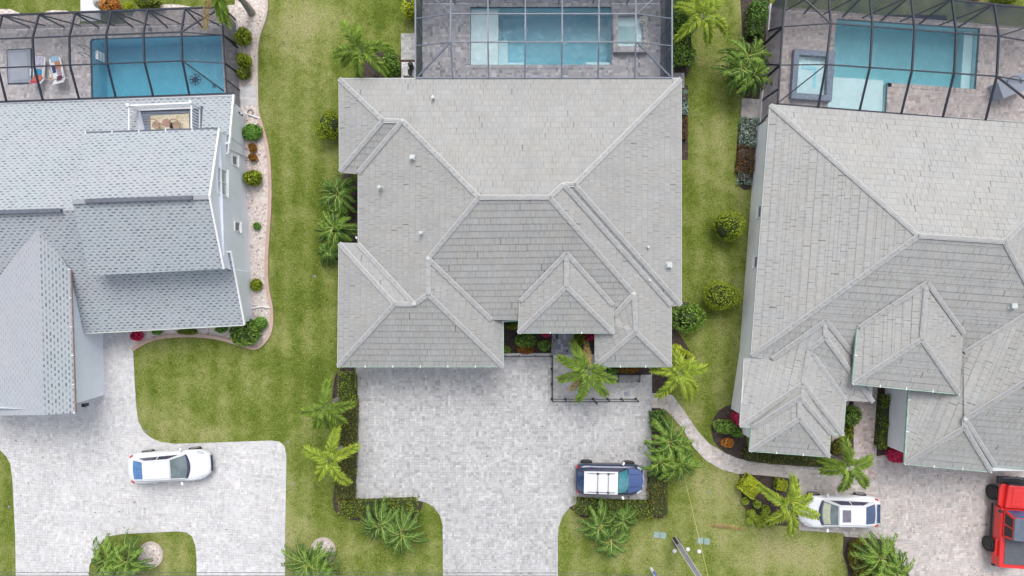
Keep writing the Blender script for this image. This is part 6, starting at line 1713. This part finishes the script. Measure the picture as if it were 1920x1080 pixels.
def hedge(label, pts, wd, h, mat, seed, dens_=420, sz=.05, name="hedge", cat="hedge", core='leafcore', z0=0.0, clipd=True):
    if core == 'mulch': dens_ = 650; sz = .07
    """clipped hedge following a centre line in photo pixels (wd in metres); leaves over a solid dark core"""
    rng = random.Random(seed)
    P = [W(x, y, h * .8) for x, y in pts]
    for p in P: p.z = 0
    c = P[len(P) // 2]; root = empty(name, (c.x, c.y, 0), label, cat)
    segs = [(a, b, (b - a).length) for a, b in zip(P[:-1], P[1:])]; tot = sum(s[2] for s in segs)
    wob = [(rng.uniform(0, 6), rng.uniform(2, 5), rng.uniform(.02, .06)) for _ in range(4)]
    def fn(g):
        t = g.random() * (tot + wd * .5) - wd * .25; k = 0
        while k < len(segs) - 1 and t > segs[k][2]: t -= segs[k][2]; k += 1
        a, b, L = segs[k]; d = (b - a).normalized(); s = Vector((-d.y, d.x, 0))
        q = g.random(); j = 1 + sum(am * math.sin(ph + fr * (a.x + a.y + t)) for ph, fr, am in wob)
        if q < .72:
            v = g.uniform(-1, 1); z = h * (j - .12 * v * v) - g.random() ** 2 * .12; n_ = Vector((0, 0, 1)); 
        else:
            v = g.choice((-1, 1)) * (1 - g.random() * .06); z = h * j * g.uniform(.1, .98); n_ = s * v
        return a + d * t + s * v * wd * .5 * j + Vector((0, 0, z0 + z)), n_
    mb = MB(); foliage(mb, rng, fn, int(dens_ * tot * (wd + h * .5)), sz, .35)
    mb.build("foliage", M[mat], root)
    mb = MB()
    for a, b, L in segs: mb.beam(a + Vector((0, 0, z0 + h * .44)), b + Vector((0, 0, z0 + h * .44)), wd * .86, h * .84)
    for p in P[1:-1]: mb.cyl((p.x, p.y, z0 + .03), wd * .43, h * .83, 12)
    mb.build("dark_core", M[core], root)
    return root
hedge("bright green top end of the hedge along the left edge of the grey driveway", [(650, 704), (651, 752)], 1.05, .75, 'lf_ficus', 101)
hedge("long bronze green hedge along the left edge of the grey driveway", [(653, 758), (651, 850), (647, 934)], 1.08, .65, 'lf_hedge_b', 102)
hedge("olive hedge along the lower left corner of the grey driveway", [(642, 955), (700, 953), (778, 950)], .92, .7, 'lf_hedge', 103)
hedge("dark green bush end of the hedge right of the grey driveway, beside the path", [(1234, 775), (1237, 800)], .9, .9, 'lf_areca_d', 104, sz=.06)
hedge("bronze hedge along the right edge of the grey driveway", [(1232, 890), (1236, 965)], 1.05, .7, 'lf_hedge_b', 105)
hedge("olive hedge below the parked blue crossover", [(1082, 950), (1130, 954), (1218, 956)], .95, .65, 'lf_hedge', 106)
hedge("tall glossy hedge between the middle pool enclosure and the yellow green palm", [(1276, 66), (1280, 114)], 1.25, 1.6, 'lf_areca', 107, sz=.07)
hedge("upper part of the tall hedge at the top edge, right of the middle pool enclosure", [(1274, -30), (1275, 48)], .9, 1.6, 'lf_areca_d', 108, sz=.07)
hedge("narrow green hedge against the left side of the right pool enclosure", [(1424, 4), (1420, 60)], .85, 1.4, 'lf_areca_d', 109, sz=.07)
hedge("brownish low hedge in front of the small front wing of the right house", [(1398, 846), (1410, 856), (1490, 862), (1545, 866)], .62, .45, 'lf_hedge_b', 110)
hedge("low green hedge in the strip beside the right garage wall", [(1662, 742), (1658, 800), (1655, 838)], .55, .7, 'lf_hedge', 111)
hedge("silvery green planting in the side bed near the right enclosure, larger patch", [(1405, 228), (1403, 268)], .95, .4, 'lf_silver', 112, name="planting", cat="shrubs", core='mulch', sz=.06, dens_=260)
hedge("reddish brown croton patch between the two silvery patches", [(1400, 280), (1397, 316)], .95, .4, 'lf_brown', 113, name="planting", cat="shrubs", core='mulch', sz=.05, dens_=200)
hedge("silvery green planting in the side bed, smaller patch", [(1397, 324), (1396, 340)], .8, .35, 'lf_silver', 114, name="planting", cat="shrubs", core='mulch', sz=.06, dens_=240)
hedge("variegated plants squeezed along the right wall of the middle house", [(1283, 172), (1283, 212)], .42, .5, 'lf_silver', 115, name="planting", cat="shrubs", core='mulch')
hedge("rust coloured plants squeezed along the right wall of the middle house", [(1283, 222), (1282, 258)], .38, .45, 'lf_brown', 116, name="planting", cat="shrubs", core='mulch')
def cube_shrub(label, px, py, s_, rz, seed):
    rng = random.Random(seed); h = .75; p = W(px, py, h); root = empty("clipped_shrub", (p.x, p.y, 0), label, "clipped shrub", None, 0)
    a = s_ / 64
    def fn(g):
        if g.random() < .7: x, y, z, n = g.uniform(-a, a), g.uniform(-a, a), h - g.random() ** 2 * .1, Vector((0, 0, 1))
        else:
            q = g.randrange(4); t = g.uniform(-a, a); z = g.uniform(.1, h); x, y, n = ((a, t, Vector((1, 0, 0))), (-a, t, Vector((-1, 0, 0))), (t, a, Vector((0, 1, 0))), (t, -a, Vector((0, -1, 0))))[q]
        v = Matrix.Rotation(rz, 3, 'Z') @ Vector((x, y, z)); return Vector((p.x + v.x, p.y + v.y, z)), Matrix.Rotation(rz, 3, 'Z') @ n
    mb = MB(); foliage(mb, rng, fn, int(2600 * a * a * 4), .05, .45); mb.build("foliage", M['lf_lime'], root)
    mb = MB(); mb.box((p.x, p.y, h * .46), (a * 1.8, a * 1.8, h * .88), rz); mb.build("dark_core", M['leafcore'], root)
cube_shrub("large lime yellow shrub clipped into a cube in the brown mulch bed", 1409, 914, 33, R(-38), 121)
cube_shrub("small lime yellow cube shrub beside the large one, nearer the palm", 1467, 911, 18, R(-8), 122)

# ================================================================ street furniture and small things
# power pole at the bottom edge
pb = W(1266, 1012, 0); pt = pb + Vector((0, 0, 10.0)); root = empty("utility_pole", (pb.x, pb.y, 0), "square grey concrete utility pole rising from the lawn at the bottom edge", "utility pole")
mb = MB(); ang = math.atan2(pb.y, pb.x) + math.pi / 2
def sq(r, z): return [(pb.x + r * 1.414 * math.cos(ang + math.pi / 4 + k * math.pi / 2), pb.y + r * 1.414 * math.sin(ang + math.pi / 4 + k * math.pi / 2), z) for k in range(4)]
lo, hi = sq(.14, 0), sq(.095, 10)
for k in range(4): mb.face([lo[k], lo[(k + 1) % 4], hi[(k + 1) % 4], hi[k]])
mb.face(hi); mb.build("pole", M['pole'], root)
for k in range(4):
    mb = MB(); a = Vector(lo[k]); b = Vector(hi[k]); mb.beam(a, b, .025, .025); mb.build("edge_strip", M['pole_edge'], root)
mb = MB(); mb.beam(pb + Vector((0, 0, .0)), pb + Vector((0, 0, .9)), .30, .30); mb.build("foot_wrap", M['black'], root)
mb = MB(); mb.beam((pt.x - 1.2, pt.y, 9.4), (pt.x + 1.2, pt.y, 9.4), .1); mb.build("crossarm", M['pole'], root)
# wires
def wire(label, pts, r, mat='wire', name="power_line", cat="power line"):
    mb = MB(); mb.tube(pts, r, 5); tag(mb.build(name, M[mat]), label, cat)
for i, (py, z, lb) in enumerate(((1073, 8.4, "upper of the two thin overhead wires crossing the bottom edge"), (1078.5, 8.2, "lower of the two thin overhead wires crossing the bottom edge"))):
    pts = [W(-300, py - 1, z)] + [W(x, py + (x / 1040) * 1.5, z + .02) for x in (0, 400, 800, 1100)] + [Vector((pt.x, W(0, 1085, z).y, z))]
    wire(lb, pts, .012)
wire("yellow guy wire slanting down to the lawn beside the feathery areca", [W(1283, 893, .05), W(1296, 965, 2.0).lerp(W(1297, 965, 2.0), .5), Vector((pb.x, pb.y, 7.2))][::2], .011, mat='guy', name="guy_wire", cat="guy wire")
# flat lids in the lawn
for (x, y, lb) in ((1237, 1003, "pale teal pair of utility lids in the lawn, left of the pole"), (1319, 1014, "pale teal pair of utility lids in the lawn, right of the guy wire")):
    p = W(x, y); r = empty("utility_cover", (p.x, p.y, 0), lb, "utility cover")
    for s in (-1, 1):
        mb = MB(); mb.box((p.x + s * .19, p.y - s * .02, .015), (.34, .36, .06), R(-5)); mb.build("lid", pm("teal_lid", (.26, .35, .32), .7, .12, 5, .15), r)
for (x, y, lb) in ((1265, 1033, "round white cleanout cap in the lawn, left of the pole"), (1311, 1034, "round white cleanout cap in the lawn, by the guy wire"), (1290, 1030, "round pale cleanout cap half hidden beside the pole")):
    p = W(x, y); mb = MB(); mb.cyl((p.x, p.y, -.02), .13, .05, 16, r2=.11); mb.ball((p.x, p.y, .03), .06, 8, 5, squash=.5); tag(mb.build("cleanout_cap", M['concrete']), lb, "drain cap")
# fallen dry frond
rng = random.Random(5); mb = MB(); frond(mb, rng, W(1328, 985, .06), W(1396, 994, .05), .03, .28, 40, .02, .1, bend=.03); tag(mb.build("fallen_frond", [M['lf_dead'], pm("dry_rachis", (.42, .20, .12), .9, .2, 5)]), "dry brown palm frond lying on the lawn left of the mulch bed", "palm frond")
# fragment of a leaning white and blue marker at the very bottom
p = W(1221, 1066, 0); r = empty("marker_post", (p.x, p.y, 0), "white marker post with a blue band at the bottom edge, left of the pole", "marker post")
mb = MB(); mb.tube([(p.x, p.y, 0), (p.x + .05, p.y - .05, 1.3)], .09, 10); mb.build("post", M['white'], r); mb = MB(); mb.tube([(p.x + .03, p.y - .02, .5), (p.x + .05, p.y - .05, 1.1)], .10, 10); mb.build("band", pm("blue_band", (.10, .14, .45), .5, .1), r)
# sprinkler heads
for (x, y, lb) in ((540, 830, "white sprinkler ring at the corner of the white driveway"), (548, 908, "white sprinkler ring in the lawn strip right of the white driveway"), (590, 518, "small sprinkler cap in the lawn between the left and middle houses"), (273, 809, "small sprinkler cap at the inner curve of the white driveway"), (1331, 922, "pale sprinkler ring on the dry lawn right of the bronze hedge"), (18, 950, "small sprinkler cap in the grass at the far left edge")):
    p = W(x, y); mb = MB(); mb.cyl((p.x, p.y, -.02), .075, .05, 14); mb.cyl((p.x, p.y, .03), .03, .03, 8); tag(mb.build("sprinkler_head", M['pole']), lb, "sprinkler head")
# low curb wall of the courtyard bed
mb = MB(); a = W(944, 664, .0); b_ = W(1032, 664, .0); mb.beam((a.x, a.y, .16), (b_.x, b_.y, .16), .16, .26); tag(mb.build("bed_wall", M['paver_grey']), "low grey wall in front of the courtyard flower bed", "low wall")
# railing round the porch
def railing(label, pts, posts, h=.95, name="railing"):
    P = [W(x, y, .085) for x, y in pts]; root = empty(name, tuple(P[0]), label, "railing")
    for a, b in zip(P[:-1], P[1:]):
        mb = MB(); mb.beam(a + Vector((0, 0, h)), b + Vector((0, 0, h)), .05, .035); mb.build("top_rail", M['black'], root)
        mb = MB(); mb.beam(a + Vector((0, 0, .12)), b + Vector((0, 0, .12)), .03, .03); mb.build("bottom_rail", M['black'], root)
    for x, y in posts:
        p = W(x, y, .085); mb = MB(); mb.beam(p, p + Vector((0, 0, h)), .05); mb.box((p.x, p.y, .085 + .01), (.13, .13, .02)); mb.build("post", M['black'], root)
railing("thin black railing along two sides of the raised front porch", [(1034.5, 668), (1034.5, 748), (1192, 748)], [(1034.5, 668), (1034.5, 692), (1034.5, 720), (1034.5, 748), (1060, 748), (1086, 748), (1112, 748), (1139, 748), (1165, 748), (1192, 748)])
railing("short thin railing along the courtyard bed", [(945, 666), (1032, 666)], [(945, 666), (974, 666), (1003, 666), (1030, 666)], .6)
# black bench on the porch
p = W(1176, 706, .085); r = empty("bench", (p.x, p.y, .085), "black metal bench on the porch, against the mulch strip", "bench")
mb = MB()
for k in range(4): mb.beam((p.x - .62, p.y + .08 - .11 * k, .50), (p.x + .62, p.y + .08 - .11 * k, .50), .03, .02)
mb.build("seat", M['black'], r)
mb = MB()
for k in range(2): mb.beam((p.x - .62, p.y + .20, .70 + .2 * k), (p.x + .62, p.y + .20, .70 + .2 * k), .04, .03)
mb.build("backrest", M['black'], r)
for s in (-1, 1):
    mb = MB(); mb.beam((p.x + s * .62, p.y + .2, .09), (p.x + s * .62, p.y + .2, .95), .04); mb.build("leg", M['black'], r)
    mb = MB(); mb.beam((p.x + s * .62, p.y - .25, .09), (p.x + s * .62, p.y - .25, .68), .04); mb.beam((p.x + s * .62, p.y - .25, .68), (p.x + s * .62, p.y + .2, .70), .05, .03); mb.build("leg", M['black'], r)
# square drain on the porch
p = W(1173, 738, 0); mb = MB(); mb.box((p.x, p.y, .088), (.22, .22, .02)); tag(mb.build("drain_grate", M['cover']), "small square grey drain in the porch pavers", "drain grate")
# dark round things in gravel / fountain piece near the left wall
p = W(470, 211, 0); mb = MB(); mb.tube([(p.x + .16 * math.cos(a), p.y + .16 * math.sin(a), .05) for a in [math.tau * k / 14 for k in range(15)]], .04, 6, cap=False); tag(mb.build("hose_coil", M['bark']), "dark coiled hose in the gravel beside the small paver pad", "hose coil")
# gate and side railing at the left wall of the right house
p0 = W(1377, 738, 0); r = empty("side_gate", tuple(p0), "small white side gate with a dark top rail against the right house", "gate")
a = W(1380, 738, .05); b_ = W(1394, 744, .05)
mb = MB()
for k in range(6): q = a.lerp(b_, k / 5); mb.beam(q, q + Vector((0, 0, 1.1)), .05)
mb.build("pickets", M['white'], r); mb = MB(); mb.beam(a + Vector((0, 0, 1.15)), b_ + Vector((0, 0, 1.15)), .07); mb.build("top_rail", M['black'], r)

# fallen leaves scattered on lawns and paving (nobody could count them)
def litter():
    rng = random.Random(9); mb = MB()
    for _ in range(1500):
        px = rng.uniform(0, 1920); py = rng.uniform(0, 1080)
        if rng.random() < .5: px, py = rng.choice([(1480, 600), (1290, 650), (620, 800), (700, 130), (1250, 900), (1410, 960), (500, 100), (1360, 440), (1350, 580), (1380, 800), (235, 1040), (735, 1000), (1150, 980)]); px += rng.gauss(0, 45); py += rng.gauss(0, 45)
        if 633 < px < 1282 and 145 < py < 690: continue
        if px < 480 and py < 780: continue
        if px > 1390 and py < 870: continue
        p = W(px, py, 0); p.z = .045; a = rng.uniform(0, math.tau); l = rng.uniform(.03, .08); d = Vector((math.cos(a), math.sin(a), rng.uniform(0, .3))) * l; s = Vector((-math.sin(a), math.cos(a), .1)) * l * .4
        mb.face([p - d, p + s, p + d, p - s])
    tag(mb.build("leaf_litter", m_leaf("leaf_litter", [(.10, .06, .03), (.20, .13, .06), (.14, .15, .05)], .8, .1, k=1.2)), kind="stuff", label="fallen leaves on lawns and paving", cat="leaves")
litter()
# ---- loose grass blades over the visible lawn: nobody could count them
def grass():
    rng = random.Random(77); mb = MB()
    block = [DRIVE_MID, DRIVE_LEFT, DRIVE_RIGHT, BED_LEFT, [(633, 145), (1282, 145), (1282, 690), (633, 690)], [(780, -50), (1262, -50), (1262, 150), (780, 150)], [(-10, 10), (450, 10), (470, 620), (-10, 780)],
             [(1440, -30), (1920, -30), (1920, 870), (1385, 850), (1405, 700)], [(1385, 860), (1500, 860), (1500, 990), (1385, 990)], [(626, 690), (680, 690), (680, 980), (626, 980)], [(1218, 690), (1262, 690), (1262, 985), (1060, 985), (1060, 940), (1218, 940)]]
    n = 0
    while n < 42000:
        px = rng.uniform(0, 1920); py = rng.uniform(0, 1080)
        if any(inpoly(px, py, B) for B in block): n += 1; continue
        p = W(px, py, 0); n += 1
        for _ in range(2):
            a = rng.uniform(0, math.tau); l = rng.uniform(.04, .10); d = Vector((math.cos(a), math.sin(a), .7)).normalized() * l; s = Vector((-math.sin(a), math.cos(a), 0)) * .012
            q = p + Vector((rng.uniform(-.05, .05), rng.uniform(-.05, .05), 0))
            mb.face([q - s, q + s, q + d])
    tag(mb.build("grass", m_leaf("grass_blade", [(.10, .17, .025), (.17, .24, .05), (.30, .30, .11)], .8, .2)), kind="stuff", label="loose blades of the lawns", cat="grass")
grass()
